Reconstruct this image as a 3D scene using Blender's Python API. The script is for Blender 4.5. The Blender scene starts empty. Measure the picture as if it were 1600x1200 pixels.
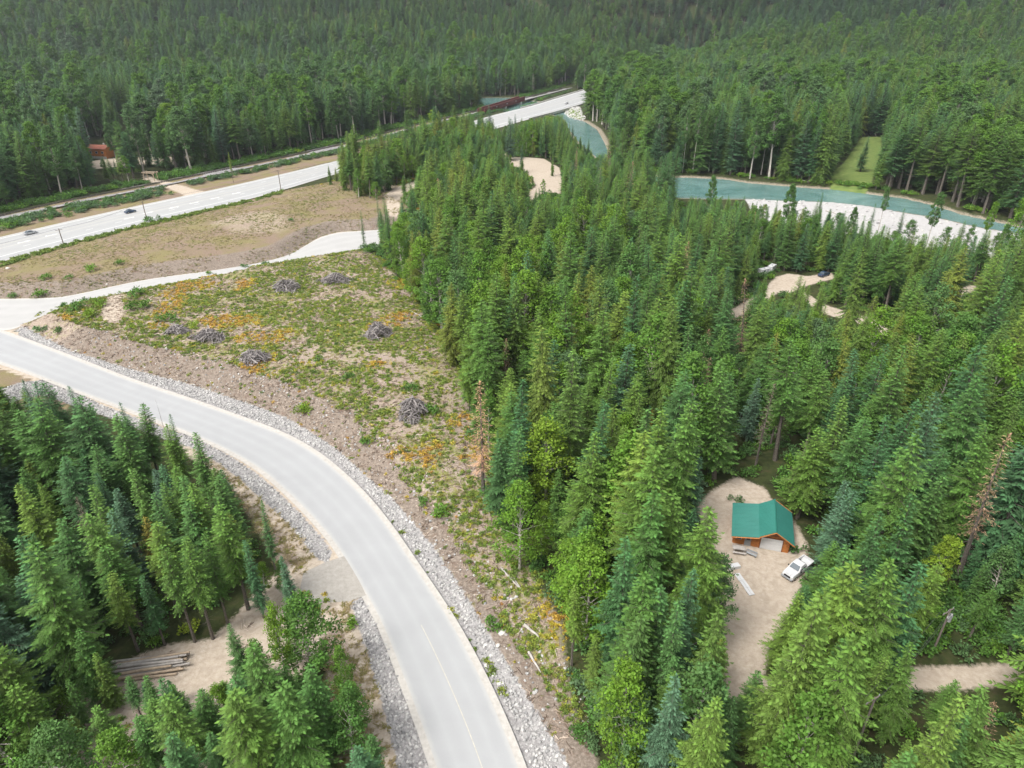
import bpy, math, random
import numpy as np
from mathutils import Vector, Matrix

random.seed(7); rng = np.random.default_rng(7)
SC = bpy.context.scene; COL = SC.collection
R = math.radians

# ------------------------------------------------------------------ camera, world, sun
CAM_H, PITCH, FPX = 72.0, R(28.4), 1081.0
cam = bpy.data.objects.new('camera', bpy.data.cameras.new('camera')); COL.objects.link(cam)
cam.location = (0, 0, CAM_H); cam.rotation_euler = (R(90) - PITCH, 0, 0)
cam.data.sensor_width = 36; cam.data.lens = 36 * FPX / 1600; cam.data.clip_start = 1; cam.data.clip_end = 9000
SC.camera = cam
SUN_EL, SUN_AZ = R(56), R(232)           # azimuth clockwise from +Y
w = bpy.data.worlds.new('World'); SC.world = w; w.use_nodes = True
nt = w.node_tree; nt.nodes.clear()
sky = nt.nodes.new('ShaderNodeTexSky'); sky.sky_type = 'NISHITA'; sky.sun_disc = False
sky.sun_elevation = SUN_EL; sky.sun_rotation = SUN_AZ; sky.air_density = 1.0; sky.dust_density = 4.0; sky.ozone_density = 1.0
hs = nt.nodes.new('ShaderNodeHueSaturation'); hs.inputs['Saturation'].default_value = 0.15
bg = nt.nodes.new('ShaderNodeBackground'); bg.inputs['Strength'].default_value = 0.145
wo = nt.nodes.new('ShaderNodeOutputWorld')
nt.links.new(sky.outputs[0], hs.inputs['Color']); nt.links.new(hs.outputs[0], bg.inputs[0]); nt.links.new(bg.outputs[0], wo.inputs[0])
sun = bpy.data.objects.new('sun', bpy.data.lights.new('sun', 'SUN')); COL.objects.link(sun)
sun.data.energy = 1.5; sun.data.angle = R(20); sun.data.color = (1, .965, .91)
sd = Vector((math.sin(SUN_AZ) * math.cos(SUN_EL), math.cos(SUN_AZ) * math.cos(SUN_EL), math.sin(SUN_EL)))
sun.rotation_euler = sd.to_track_quat('Z', 'Y').to_euler()
SC.view_settings.view_transform = 'Standard'; SC.view_settings.look = 'None'
SC.view_settings.exposure = 1.05; SC.view_settings.gamma = 1; SC.view_settings.use_curve_mapping = False
SC.render.engine = 'CYCLES'
cy = SC.cycles; cy.use_denoising = True; cy.max_bounces = 5; cy.diffuse_bounces = 2; cy.glossy_bounces = 2
cy.transmission_bounces = 2; cy.transparent_max_bounces = 4; cy.caustics_reflective = False; cy.caustics_refractive = False
try: cy.denoising_prefilter = 'ACCURATE'
except Exception: pass

# ------------------------------------------------------------------ survey: bearings taken from the photograph -> metres on the ground
cP, sP = math.cos(PITCH), math.sin(PITCH)
def P(px, py, z=0.0):
    u = (px - 800) / FPX; v = (py - 600) / FPX
    t = (z - CAM_H) / -(sP + v * cP)
    return (u * t, (cP - v * sP) * t)
def PP(pts, z=0.0): return np.array([P(a, b, z) for a, b in pts])
def Q(x, y, z):
    dz = z - CAM_H; dep = y * cP - dz * sP; up = y * sP + dz * cP
    return 800 + FPX * x / dep, 600 - FPX * up / dep

def inside(px, py, poly):
    poly = np.asarray(poly, float); r = np.zeros(np.shape(px), bool); j = len(poly) - 1
    for i in range(len(poly)):
        xi, yi = poly[i]; xj, yj = poly[j]
        if yi != yj:
            r ^= ((yi > py) != (yj > py)) & (px < (xj - xi) * (py - yi) / (yj - yi) + xi)
        j = i
    return r
def pdist(x, y, line, closed=False):
    line = np.asarray(line, float); d = np.full(np.shape(x), 1e9)
    n = len(line)
    for i in range(n if closed else n - 1):
        a = line[i]; b = line[(i + 1) % n]; e = b - a; L = max(float(e @ e), 1e-9)
        t = np.clip(((x - a[0]) * e[0] + (y - a[1]) * e[1]) / L, 0, 1)
        d = np.minimum(d, np.hypot(x - a[0] - t * e[0], y - a[1] - t * e[1]))
    return d
def sdf(x, y, poly):                      # positive inside
    d = pdist(x, y, poly, True); return np.where(inside(x, y, poly), d, -d)
def sm(a, b, v):
    t = np.clip((v - a) / (b - a), 0, 1); return t * t * (3 - 2 * t)

_perm = np.random.default_rng(3).random((256, 256))
def vnoise(x, y):
    x = np.asarray(x, float); y = np.asarray(y, float)
    xi = np.floor(x).astype(int); yi = np.floor(y).astype(int); fx = x - xi; fy = y - yi
    fx = fx * fx * (3 - 2 * fx); fy = fy * fy * (3 - 2 * fy)
    g = lambda a, b: _perm[a & 255, b & 255]
    return (g(xi, yi) * (1 - fx) + g(xi + 1, yi) * fx) * (1 - fy) + (g(xi, yi + 1) * (1 - fx) + g(xi + 1, yi + 1) * fx) * fy
def fbm(x, y, s, o=3):
    r = 0; a = .5
    for i in range(o): r = r + a * vnoise(x / s + 17.3 * i, y / s + 9.1 * i); s *= .5; a *= .5
    return r / (1 - .5 ** o)

# --- outlines
ROAD_R = [(-60, 498), (0, 518), (25, 527), (100, 555), (200, 594), (300, 627), (400, 663), (450, 683), (500, 713), (550, 757), (582, 792), (612, 832), (650, 890), (687, 943), (720, 998), (745, 1047), (775, 1110), (812, 1200), (840, 1290)]
ROAD_L = [(-60, 549), (0, 565), (62, 587), (112, 607), (162, 625), (242, 655), (300, 677), (360, 704), (410, 733), (440, 759), (475, 792), (512, 832), (535, 863), (552, 892), (570, 922), (600, 975), (627, 1047), (652, 1110), (684, 1200), (710, 1290)]
RIP_R = [(32, 507), (60, 522), (112, 548), (200, 575), (300, 601), (400, 634), (450, 653), (525, 700), (575, 745), (612, 777), (675, 850), (707, 897), (750, 967), (800, 1047), (845, 1120), (890, 1200), (930, 1290)]
RIP_L1 = [(300, 680), (360, 712), (405, 742), (432, 766), (468, 800), (500, 836), (518, 862), (512, 882), (490, 867), (468, 838), (450, 817), (412, 782), (377, 750), (340, 722), (300, 700)]
RIP_L2 = [(567, 930), (600, 990), (620, 1047), (646, 1110), (676, 1200), (700, 1290), (640, 1290), (622, 1200), (600, 1110), (582, 1047), (562, 982), (548, 942)]
RIP_L3 = [(-60, 590), (0, 608), (40, 596), (75, 592), (100, 604), (200, 650), (180, 655), (100, 628), (60, 615), (0, 634), (-60, 650)]
RIP_L4 = [(100, 612), (160, 632), (240, 662), (300, 682), (300, 700), (240, 680), (160, 645), (100, 625)]
APRON = [(505, 880), (540, 868), (560, 905), (572, 930), (545, 940), (500, 942), (468, 925), (474, 895)]
TRK_U = [(-60, 466), (0, 467), (60, 466), (100, 465), (150, 453), (225, 437), (275, 430), (325, 424), (400, 412), (450, 400), (500, 370), (530, 362), (560, 361), (592, 360), (625, 350)]
TRK_L = [(-60, 500), (0, 517), (18, 520), (38, 505), (87, 485), (150, 470), (225, 454), (275, 445), (325, 436), (400, 419), (487, 405), (540, 397), (565, 392), (610, 380), (640, 368)]
HW_T = [(-120, 398), (0, 371), (100, 347), (187, 327), (250, 314), (290, 306), (325, 299), (400, 282), (450, 270), (532, 250), (600, 232), (700, 202), (765, 181), (825, 167), (880, 150), (935, 134), (990, 119), (1050, 104)]
HW_B = [(-120, 442), (0, 411), (100, 382), (200, 356), (260, 342), (300, 333), (340, 323), (400, 310), (440, 298), (530, 270), (600, 250), (700, 222), (772, 202), (820, 188), (875, 174), (905, 165), (960, 149), (1015, 132), (1075, 114)]
RAIL = [(-120, 372), (0, 340), (100, 318), (200, 299), (260, 287), (330, 272), (390, 260), (492, 238), (560, 222), (640, 200), (700, 186), (745, 175), (812, 157), (870, 142), (930, 126)]
RIVER = [(736, 163), (775, 173), (820, 182), (860, 178), (879, 187), (885, 200), (900, 220), (917, 236), (950, 262), (990, 290), (1049, 310), (1100, 312), (1160, 312), (1230, 315), (1300, 317), (1356, 323), (1412, 333), (1469, 342), (1534, 357), (1600, 367), (1800, 410), (1800, 384), (1600, 357), (1562, 348), (1506, 336), (1459, 321), (1412, 310), (1356, 303), (1300, 296), (1253, 293), (1206, 289), (1169, 286), (1131, 280), (1090, 278), (1022, 276), (975, 262), (952, 235), (945, 220), (935, 203), (915, 190), (893, 184), (880, 172), (850, 161), (800, 153), (745, 153)]
BAR = [(1165, 309.5), (1230, 313), (1300, 315), (1356, 321), (1412, 332), (1469, 341), (1534, 356), (1600, 366), (1800, 408), (1800, 460), (1600, 415), (1520, 398), (1440, 385), (1360, 372), (1270, 358), (1205, 350), (1178, 335)]
w_RR, w_RL = PP(ROAD_R), PP(ROAD_L)
w_road = np.vstack([w_RR, w_RL[::-1]])
w_ripR = PP(RIP_R); w_ripr_poly = np.vstack([w_ripR, w_RR[::-1][:-2]])
w_rips = [w_ripr_poly] + [PP(a) for a in (RIP_L1, RIP_L2, RIP_L3, RIP_L4)]
w_apron = PP(APRON)
w_trkU, w_trkL = PP(TRK_U), PP(TRK_L); w_trk = np.vstack([w_trkU, w_trkL[::-1]])
w_hwT, w_hwB = PP(HW_T), PP(HW_B); w_hw = np.vstack([w_hwT, w_hwB[::-1]])
w_rail = PP(RAIL)
w_river = PP(RIVER, -1.5); w_bar = PP(BAR, -1.0)
KN = np.vstack([w_ripR[:-1], PP([(1000, 1200), (940, 1040), (930, 900), (900, 780), (880, 640), (830, 520), (760, 430), (690, 370), (640, 375)]), w_trkL[3:][::-1]])
w_knE = PP([(1000, 1200), (940, 1040), (930, 900), (900, 780), (880, 640), (830, 520), (760, 430), (690, 370)])
w_fieldP = np.vstack([w_trkU, PP([(640, 330), (560, 290), (520, 285)]), w_hwB[:9][::-1]])
LOT = [(1088, 792), (1110, 768), (1150, 744), (1195, 762), (1212, 790), (1240, 812), (1262, 850), (1262, 872), (1256, 905), (1245, 935), (1225, 975), (1205, 1015), (1192, 1062), (1200, 1090), (1135, 1098), (1126, 1050), (1120, 980), (1130, 940), (1128, 880), (1105, 840)]
w_lot = PP(LOT)
w_drive = PP([(1190, 1062), (1290, 1066), (1335, 1045), (1360, 1038), (1400, 1042), (1500, 1040), (1600, 1034), (1720, 1024), (1720, 1060), (1600, 1066), (1500, 1080), (1400, 1078), (1330, 1092), (1185, 1110)])
w_dirtL = PP([(160, 1050), (220, 1022), (270, 1005), (330, 998), (365, 965), (390, 935), (420, 905), (455, 880), (480, 890), (505, 885), (515, 940), (520, 965), (500, 1010), (470, 1060), (430, 1120), (380, 1210), (330, 1290), (-60, 1290), (60, 1130)])
w_tracks = [PP(a) for a in (
    [(1198, 448), (1210, 433), (1232, 427), (1262, 431), (1300, 426), (1305, 435), (1262, 446), (1236, 457), (1206, 457)],
    [(1128, 500), (1140, 484), (1160, 474), (1205, 448), (1215, 458), (1168, 486), (1150, 500)],
    [(1255, 455), (1290, 476), (1335, 490), (1372, 498), (1388, 512), (1386, 532), (1374, 532), (1368, 512), (1330, 502), (1288, 490), (1245, 464)],
    [(1485, 468), (1500, 450), (1522, 443), (1530, 450), (1508, 462), (1495, 474)],
    [(785, 236), (800, 246), (822, 246), (850, 248), (874, 262), (878, 276), (876, 303), (850, 300), (826, 318), (818, 326), (826, 302), (838, 290), (824, 268), (804, 262), (786, 250)],
    [(604, 324), (600, 312), (605, 302), (622, 292), (648, 284), (690, 276), (696, 282), (655, 292), (630, 302), (622, 314), (628, 330), (622, 346), (606, 346)],
    [(262, 287), (232, 274), (222, 272), (224, 280), (258, 293), (282, 302), (290, 308), (325, 300), (305, 296), (285, 290)],
    [(120, 262), (150, 250), (190, 246), (240, 246), (290, 240), (300, 246), (250, 256), (200, 258), (150, 264)],
    [(1525, 300), (1535, 284), (1570, 280), (1640, 284), (1640, 300), (1560, 296)])]
w_meadow = [PP(a) for a in ([(1298, 293), (1300, 270), (1318, 255), (1332, 235), (1345, 215), (1378, 214), (1376, 240), (1368, 262), (1362, 285), (1352, 300)], [(1535, 272), (1545, 258), (1560, 255), (1560, 270), (1545, 276)], [(860, 172), (905, 168), (912, 184), (885, 182)])]

def seg_hill(x, y):
    yy = y + .10 * np.abs(x) - 60 * (fbm(x + 900, y, 420, 2) - .5)
    h = sm(760, 1500, yy) * 210 + np.maximum(yy - 1400, 0) * .28 + sm(760, 1000, yy) * 26 * (fbm(x, y, 260) - .35)
    h += sm(330, 900, np.abs(x) - .15 * y + 60) * 90
    return h * sm(16, 130, pdist(x, y, w_hwB[-4:]))
def terrain(x, y):
    x = np.asarray(x, float); y = np.asarray(y, float)
    z = .35 * (fbm(x, y, 22) - .5)
    near = (y < 480)
    fade = sm(60, 115, y) * .6 + .4
    dk = sdf(x, y, KN); dr = pdist(x, y, w_ripR[:-1]); dt = pdist(x, y, w_trkL[3:]); de = pdist(x, y, w_knE)
    k = np.where(dk > 0, np.minimum(sm(0, 6.5, dr), sm(0, 9, dt)) * sm(0, 34, de), 0)
    z = z + k * (3.2 * fade + .5 * (fbm(x + 50, y, 14) - .5))
    df = sdf(x, y, w_fieldP); du = pdist(x, y, w_trkU); dh = pdist(x, y, w_hwB)
    z = z + np.where(df > 0, sm(0.5, 7, du) * sm(0, 30, dh) * 2.4, 0)
    # flat ground wherever something was graded
    for poly, lvl, ra in ((w_road, -.10, 2.5), (w_trk, -.06, 3), (w_hw, -.15, 6), (w_lot, 0, 3), (w_apron, -.03, 2), (w_drive, 0, 2), (w_dirtL, 0, 5)):
        s = sdf(x, y, poly); m = sm(-ra, 0.0, s); z = z * (1 - m) + lvl * m
    for poly in w_rips:
        s = sdf(x, y, poly); z = z - .35 * sm(-.3, 1.2, s)
    dl = pdist(x, y, w_rail); z = z + .9 * sm(8, 3, dl)
    s = np.maximum(sdf(x, y, w_river), sdf(x, y, w_bar) - 1.0)
    br = sm(6, 22, np.minimum(dl, pdist(x, y, (w_hwT + w_hwB[:len(w_hwT)]) / 2)))
    z = z * (1 - sm(-7, 0, s)) - 1.25 * sm(-7, 0, s)
    z = z - 1.6 * sm(0, 5, sdf(x, y, w_river))
    far = y > 600
    z = z + seg_hill(x, y)
    return z
def Pz(px, py, dz=0.0):                    # point of the terrain seen at that bearing
    z = 0.0
    for _ in range(6):
        x, y = P(px, py, z); z = float(terrain(np.array([x]), np.array([y]))[0])
    return (x, y, z + dz)

# ------------------------------------------------------------------ small mesh tools
def tag(o, label=None, cat=None, group=None, kind=None):
    if label: o['label'] = label
    if cat: o['category'] = cat
    if group: o['group'] = group
    if kind: o['kind'] = kind
    return o
def mesh_of(name, v, f, mats, midx=None, smooth=False):
    me = bpy.data.meshes.new(name)
    v = np.asarray(v, np.float32)
    if isinstance(f, np.ndarray):
        n = f.shape[1]; me.vertices.add(len(v)); me.vertices.foreach_set('co', v.ravel())
        me.loops.add(f.size); me.loops.foreach_set('vertex_index', f.ravel().astype(np.int32))
        me.polygons.add(len(f)); me.polygons.foreach_set('loop_start', np.arange(0, f.size, n, dtype=np.int32))
        me.update(calc_edges=True)
    else:
        me.from_pydata(v.tolist(), [], f)
    for m in (mats if isinstance(mats, (list, tuple)) else [mats]): me.materials.append(m)
    if midx is not None: me.polygons.foreach_set('material_index', np.asarray(midx, np.int32))
    if smooth: me.polygons.foreach_set('use_smooth', np.ones(len(me.polygons), bool))
    return me
def obj(name, me, parent=None, loc=None, rot=None, scale=None):
    o = bpy.data.objects.new(name, me); COL.objects.link(o)
    if parent is not None: o.parent = parent
    if loc is not None: o.location = loc
    if rot is not None: o.rotation_euler = rot
    if scale is not None: o.scale = scale if hasattr(scale, '__len__') else (scale,) * 3
    return o
def empty(name, loc, rz=0.0, label=None, cat=None, group=None, tilt=None, scale=None):
    o = bpy.data.objects.new(name, None); COL.objects.link(o); o.location = loc
    o.rotation_euler = (tilt[0], tilt[1], rz) if tilt else (0, 0, rz); o.empty_display_size = .5
    if scale is not None: o.scale = scale if hasattr(scale, '__len__') else (scale,) * 3
    return tag(o, label, cat, group)
class MB:
    def __init__(s): s.v = []; s.f = []
    def add(s, v, f):
        b = len(s.v); s.v += [tuple(p) for p in v]; s.f += [tuple(i + b for i in q) for q in f]; return s
    def box(s, c, d, M=None):
        v = [(c[0] + i * d[0] / 2, c[1] + j * d[1] / 2, c[2] + k * d[2] / 2) for i in (-1, 1) for j in (-1, 1) for k in (-1, 1)]
        if M is not None: v = [tuple(M @ Vector(p)) for p in v]
        return s.add(v, [(0, 1, 3, 2), (4, 6, 7, 5), (0, 4, 5, 1), (2, 3, 7, 6), (0, 2, 6, 4), (1, 5, 7, 3)])
    def tube(s, pts, rad, n=6, cap=True):
        pts = [Vector(p) for p in pts]; rads = rad if hasattr(rad, '__len__') else [rad] * len(pts); v = []; f = []
        for i, p in enumerate(pts):
            d = (pts[min(i + 1, len(pts) - 1)] - pts[max(i - 1, 0)]).normalized()
            a = d.cross(Vector((0, 0, 1)) if abs(d.z) < .9 else Vector((1, 0, 0))).normalized(); b = d.cross(a)
            for k in range(n):
                t = 2 * math.pi * k / n; v.append(p + (a * math.cos(t) + b * math.sin(t)) * rads[i])
        for i in range(len(pts) - 1):
            for k in range(n): f.append((i * n + k, i * n + (k + 1) % n, (i + 1) * n + (k + 1) % n, (i + 1) * n + k))
        if cap: f.append(tuple(range(n))[::-1]); f.append(tuple((len(pts) - 1) * n + k for k in range(n)))
        return s.add(v, f)
    def prism(s, poly, axis, a, b):          # poly in the two other axes
        def put(u, v, w): return {'x': (w, u, v), 'y': (u, w, v), 'z': (u, v, w)}[axis]
        n = len(poly); v = [put(p[0], p[1], a) for p in poly] + [put(p[0], p[1], b) for p in poly]
        f = [tuple(range(n))[::-1], tuple(range(n, 2 * n))] + [(i, (i + 1) % n, n + (i + 1) % n, n + i) for i in range(n)]
        return s.add(v, f)
    def build(s, name, m, parent=None, loc=None, rot=None, smooth=False, bevel=0):
        me = mesh_of(name, s.v, s.f, m, smooth=smooth)
        import bmesh
        bm = bmesh.new(); bm.from_mesh(me); bmesh.ops.recalc_face_normals(bm, faces=bm.faces)
        if bevel: bmesh.ops.bevel(bm, geom=list(bm.edges), offset=bevel, segments=2, affect='EDGES', profile=.6)
        bm.to_mesh(me); bm.free()
        return obj(name, me, parent, loc, rot)

# ------------------------------------------------------------------ materials
class NT:
    def __init__(s, name):
        s.m = bpy.data.materials.new(name); s.m.use_nodes = True; s.t = s.m.node_tree; s.t.nodes.clear()
        s.out = s.n('ShaderNodeOutputMaterial'); s.geo = None
    def n(s, t, **k):
        o = s.t.nodes.new(t)
        for a, b in k.items(): setattr(o, a, b)
        return o
    def l(s, a, b): s.t.links.new(a, b)
    def val(s, i, v):
        if hasattr(v, 'links') or isinstance(v, bpy.types.NodeSocket): s.l(v, i)
        elif isinstance(v, (tuple, list)) and len(v) == 3 and i.type == 'RGBA': i.default_value = (*v, 1)
        else: i.default_value = v
    def pos(s):
        if s.geo is None: s.geo = s.n('ShaderNodeNewGeometry')
        return s.geo.outputs['Position']
    def tc(s): return s.n('ShaderNodeTexCoord').outputs['Object']
    def noise(s, scale, detail=4, vec=None, rough=.55, dist=0):
        o = s.n('ShaderNodeTexNoise'); o.inputs['Scale'].default_value = scale; o.inputs['Detail'].default_value = detail
        o.inputs['Roughness'].default_value = rough; o.inputs['Distortion'].default_value = dist
        s.l(vec if vec is not None else s.pos(), o.inputs['Vector']); return o.outputs['Fac']
    def vor(s, scale, vec=None, out='Color', feat='F1'):
        o = s.n('ShaderNodeTexVoronoi', feature=feat); o.inputs['Scale'].default_value = scale
        s.l(vec if vec is not None else s.pos(), o.inputs['Vector']); return o.outputs[out]
    def math(s, op, a, b=0.0, clamp=False):
        o = s.n('ShaderNodeMath', operation=op, use_clamp=clamp); s.val(o.inputs[0], a); s.val(o.inputs[1], b); return o.outputs[0]
    def mr(s, v, a, b, c=0.0, d=1.0):
        o = s.n('ShaderNodeMapRange'); o.inputs['From Min'].default_value = a; o.inputs['From Max'].default_value = b
        o.inputs['To Min'].default_value = c; o.inputs['To Max'].default_value = d; s.l(v, o.inputs['Value']); return o.outputs[0]
    def mix(s, f, a, b, mode='MIX'):
        o = s.n('ShaderNodeMix', data_type='RGBA', blend_type=mode); s.val(o.inputs[0], f); s.val(o.inputs[6], a); s.val(o.inputs[7], b); return o.outputs[2]
    def ramp(s, v, stops):
        o = s.n('ShaderNodeValToRGB'); e = o.color_ramp.elements
        while len(e) < len(stops): e.new(.5)
        for k, (p, c) in enumerate(stops): e[k].position = p; e[k].color = (*c, 1)
        s.l(v, o.inputs[0]); return o.outputs[0]
    def attr(s, name, typ='GEOMETRY', out='Fac'):
        return s.n('ShaderNodeAttribute', attribute_name=name, attribute_type=typ).outputs[out]
    def bump(s, h, st=.3, dist=.1):
        o = s.n('ShaderNodeBump'); o.inputs['Strength'].default_value = st; o.inputs['Distance'].default_value = dist; s.l(h, o.inputs['Height']); return o.outputs[0]
    def finish(s, col, rough=.8, normal=None, metal=0.0, spec=.3, trans=0.0):
        p = s.n('ShaderNodeBsdfPrincipled'); s.val(p.inputs['Base Color'], col); s.val(p.inputs['Roughness'], rough)
        p.inputs['Metallic'].default_value = metal; p.inputs['Specular IOR Level'].default_value = spec
        if normal is not None: s.l(normal, p.inputs['Normal'])
        o = p.outputs[0]
        if trans:
            t = s.n('ShaderNodeBsdfTranslucent'); s.val(t.inputs[0], col); x = s.n('ShaderNodeMixShader'); x.inputs[0].default_value = trans
            s.l(o, x.inputs[1]); s.l(t.outputs[0], x.inputs[2]); o = x.outputs[0]
        s.l(o, s.out.inputs['Surface']); return s.m
def simple(name, c, rough=.7, var=.15, scale=3, metal=0, spec=.3, bump=0):
    t = NT(name); v = t.noise(scale, 5, t.tc()); k = t.mr(v, .3, .7, 1 - var, 1 + var)
    cc = t.n('ShaderNodeVectorMath', operation='SCALE'); cc.inputs[0].default_value = c; t.l(k, cc.inputs['Scale'])
    return t.finish(cc.outputs[0], rough, t.bump(t.noise(scale * 8, 3, t.tc()), bump, .02) if bump else None, metal, spec)

def leaf_mat(name, stops, trans=.06, rough=.65, rv=.48):
    t = NT(name); tone = t.attr('tone', 'INSTANCER')
    base = t.ramp(tone, stops)
    n1 = t.noise(.9, 2); n2 = t.attr('twig')
    k = t.math('MULTIPLY', t.mr(n1, .3, .7, .86, 1.14), t.mr(n2, 0, 1, 1 - rv, 1 + rv))
    h = t.n('ShaderNodeHueSaturation'); t.l(base, h.inputs['Color']); t.l(k, h.inputs['Value'])
    t.l(t.mr(n2, 0, 1, .488, .508), h.inputs['Hue'])
    return t.finish(h.outputs[0], rough, None, 0, .25, trans)
M = {}
M['spruce'] = leaf_mat('spruce_needles', [(0, (.082, .150, .090)), (.3, (.052, .132, .046)), (.65, (.084, .170, .034)), (1, (.145, .215, .034))])
M['fir'] = leaf_mat('fir_needles', [(0, (.054, .126, .050)), (.4, (.070, .158, .032)), (.7, (.108, .195, .030)), (1, (.160, .228, .034))])
M['cedar'] = leaf_mat('cedar_fronds', [(0, (.055, .120, .032)), (.5, (.092, .158, .025)), (.8, (.148, .185, .028)), (1, (.235, .185, .034))])
M['leaf'] = leaf_mat('broad_leaves', [(0, (.118, .188, .098)), (.4, (.082, .185, .034)), (.7, (.130, .255, .026)), (1, (.270, .335, .028))], .28)
M['dead'] = leaf_mat('dead_needles', [(0, (.20, .155, .12)), (.5, (.30, .20, .13)), (1, (.52, .31, .19))], .1)
M['shrub'] = leaf_mat('low_leaves', [(0, (.115, .19, .045)), (.35, (.20, .275, .050)), (.6, (.33, .35, .055)), (.8, (.54, .42, .06)), (1, (.52, .28, .08))], .3)
t = NT('bark'); M['bark'] = t.finish(t.ramp(t.noise(5, 4, t.tc()), [(.3, (.065, .054, .042)), (.7, (.17, .148, .125))]), .9)
t = NT('pale_bark'); M['pbark'] = t.finish(t.ramp(t.noise(4, 4, t.tc()), [(.32, (.24, .21, .18)), (.6, (.52, .48, .42))]), .85)
t = NT('weathered_sticks'); M['stick'] = t.finish(t.ramp(t.attr('twig'), [(0, (.065, .055, .055)), (.5, (.21, .19, .185)), (1, (.44, .40, .375))]), .9)
t = NT('riprap_stone'); M['rock'] = t.finish(t.mix(.35, t.ramp(t.attr('tone', 'INSTANCER'), [(0, (.15, .15, .155)), (.35, (.33, .325, .32)), (.7, (.50, .485, .465)), (1, (.66, .645, .62))]), t.ramp(t.noise(3, 4), [(.3, (.2, .19, .18)), (.7, (.55, .53, .5))])), .85)
t = NT('wood_debris'); M['debris'] = t.finish(t.ramp(t.attr('tone', 'INSTANCER'), [(0, (.10, .07, .052)), (.4, (.24, .175, .13)), (.75, (.42, .33, .26)), (1, (.66, .57, .48))]), .9)
t = NT('dry_grass_blades'); M['grass'] = t.finish(t.ramp(t.attr('tone', 'INSTANCER'), [(0, (.16, .21, .05)), (.4, (.25, .235, .085)), (.7, (.36, .29, .15)), (1, (.46, .38, .25))]), .9, None, 0, .2, .4)

# ground
def ground_material():
    t = NT('ground')
    A = t.n('ShaderNodeSeparateColor'); t.l(t.attr('mask_a', out='Color'), A.inputs[0])
    B = t.n('ShaderNodeSeparateColor'); t.l(t.attr('mask_b', out='Color'), B.inputs[0])
    nz = t.noise(.55, 6, rough=.65); big = t.noise(.07, 4); fine = t.noise(4.5, 4, rough=.7); sp = t.noise(1.7, 5, rough=.7)
    def msk(v, w=.22):       # ragged edge
        return t.mr(t.math('ADD', v, t.math('MULTIPLY', t.math('SUBTRACT', sp, .5), .9)), .5 - w, .5 + w)
    c = t.ramp(nz, [(.3, (.022, .026, .012)), (.5, (.040, .052, .016)), (.7, (.07, .058, .030))])
    # cleared knoll: soil, bark litter, green mats
    soil = t.ramp(fine, [(.3, (.175, .125, .10)), (.5, (.30, .238, .190)), (.70, (.47, .40, .34))])
    green = t.ramp(nz, [(.3, (.14, .17, .045)), (.55, (.22, .225, .065)), (.75, (.36, .28, .10))])
    clear = t.mix(t.mr(t.math('ADD', t.math('MULTIPLY', sp, .6), t.math('MULTIPLY', t.noise(.13, 3), .5)), .54, .64), soil, green)
    c = t.mix(msk(A.outputs[0]), c, clear)
    # dry field
    fld = t.mix(t.mr(t.noise(.11, 4, rough=.6), .42, .62), t.ramp(fine, [(.3, (.15, .108, .078)), (.6, (.25, .185, .135)), (.75, (.33, .265, .21))]), t.ramp(fine, [(.3, (.155, .135, .060)), (.7, (.245, .205, .100))]))
    c = t.mix(msk(A.outputs[1]), c, fld)
    # cut bank
    bank = t.ramp(t.noise(2.6, 5, rough=.75), [(.3, (.12, .096, .076)), (.52, (.215, .175, .142)), (.66, (.32, .265, .22)), (.78, (.50, .45, .39))])
    bank = t.mix(t.mr(nz, .56, .7), bank, (.15, .10, .075))
    c = t.mix(msk(A.outputs[2]), c, bank)
    # pale sand and gravel
    sand = t.ramp(t.noise(1.2, 6, rough=.7), [(.3, (.335, .276, .212)), (.5, (.44, .37, .295)), (.72, (.52, .455, .38))])
    sand = t.mix(t.mr(big, .4, .6, 0, .35), sand, (.40, .33, .26))
    sand = t.mix(t.mr(t.noise(.5, 5, rough=.6, dist=1.5), .52, .62, 0, .30), sand, (.27, .22, .165))
    c = t.mix(msk(B.outputs[0], .16), c, sand)
    c = t.mix(msk(t.attr('mask_c'), .12), c, t.ramp(t.noise(2.2, 5, rough=.75), [(.3, (.16, .15, .15)), (.6, (.36, .345, .335)), (.8, (.5, .485, .47))]))
    # meadow
    mead = t.ramp(t.noise(.35, 5), [(.3, (.10, .155, .040)), (.6, (.155, .205, .055)), (.8, (.26, .25, .10))])
    c = t.mix(msk(B.outputs[1], .15), c, mead)
    # river stones
    bar = t.ramp(t.noise(1.4, 6, rough=.75), [(.3, (.27, .26, .25)), (.5, (.41, .395, .385)), (.75, (.50, .49, .48))])
    c = t.mix(msk(B.outputs[2], .1), c, bar)
    return t.finish(c, .95, t.bump(fine, .5, .12), 0, .15)
M['ground'] = ground_material()
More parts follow.
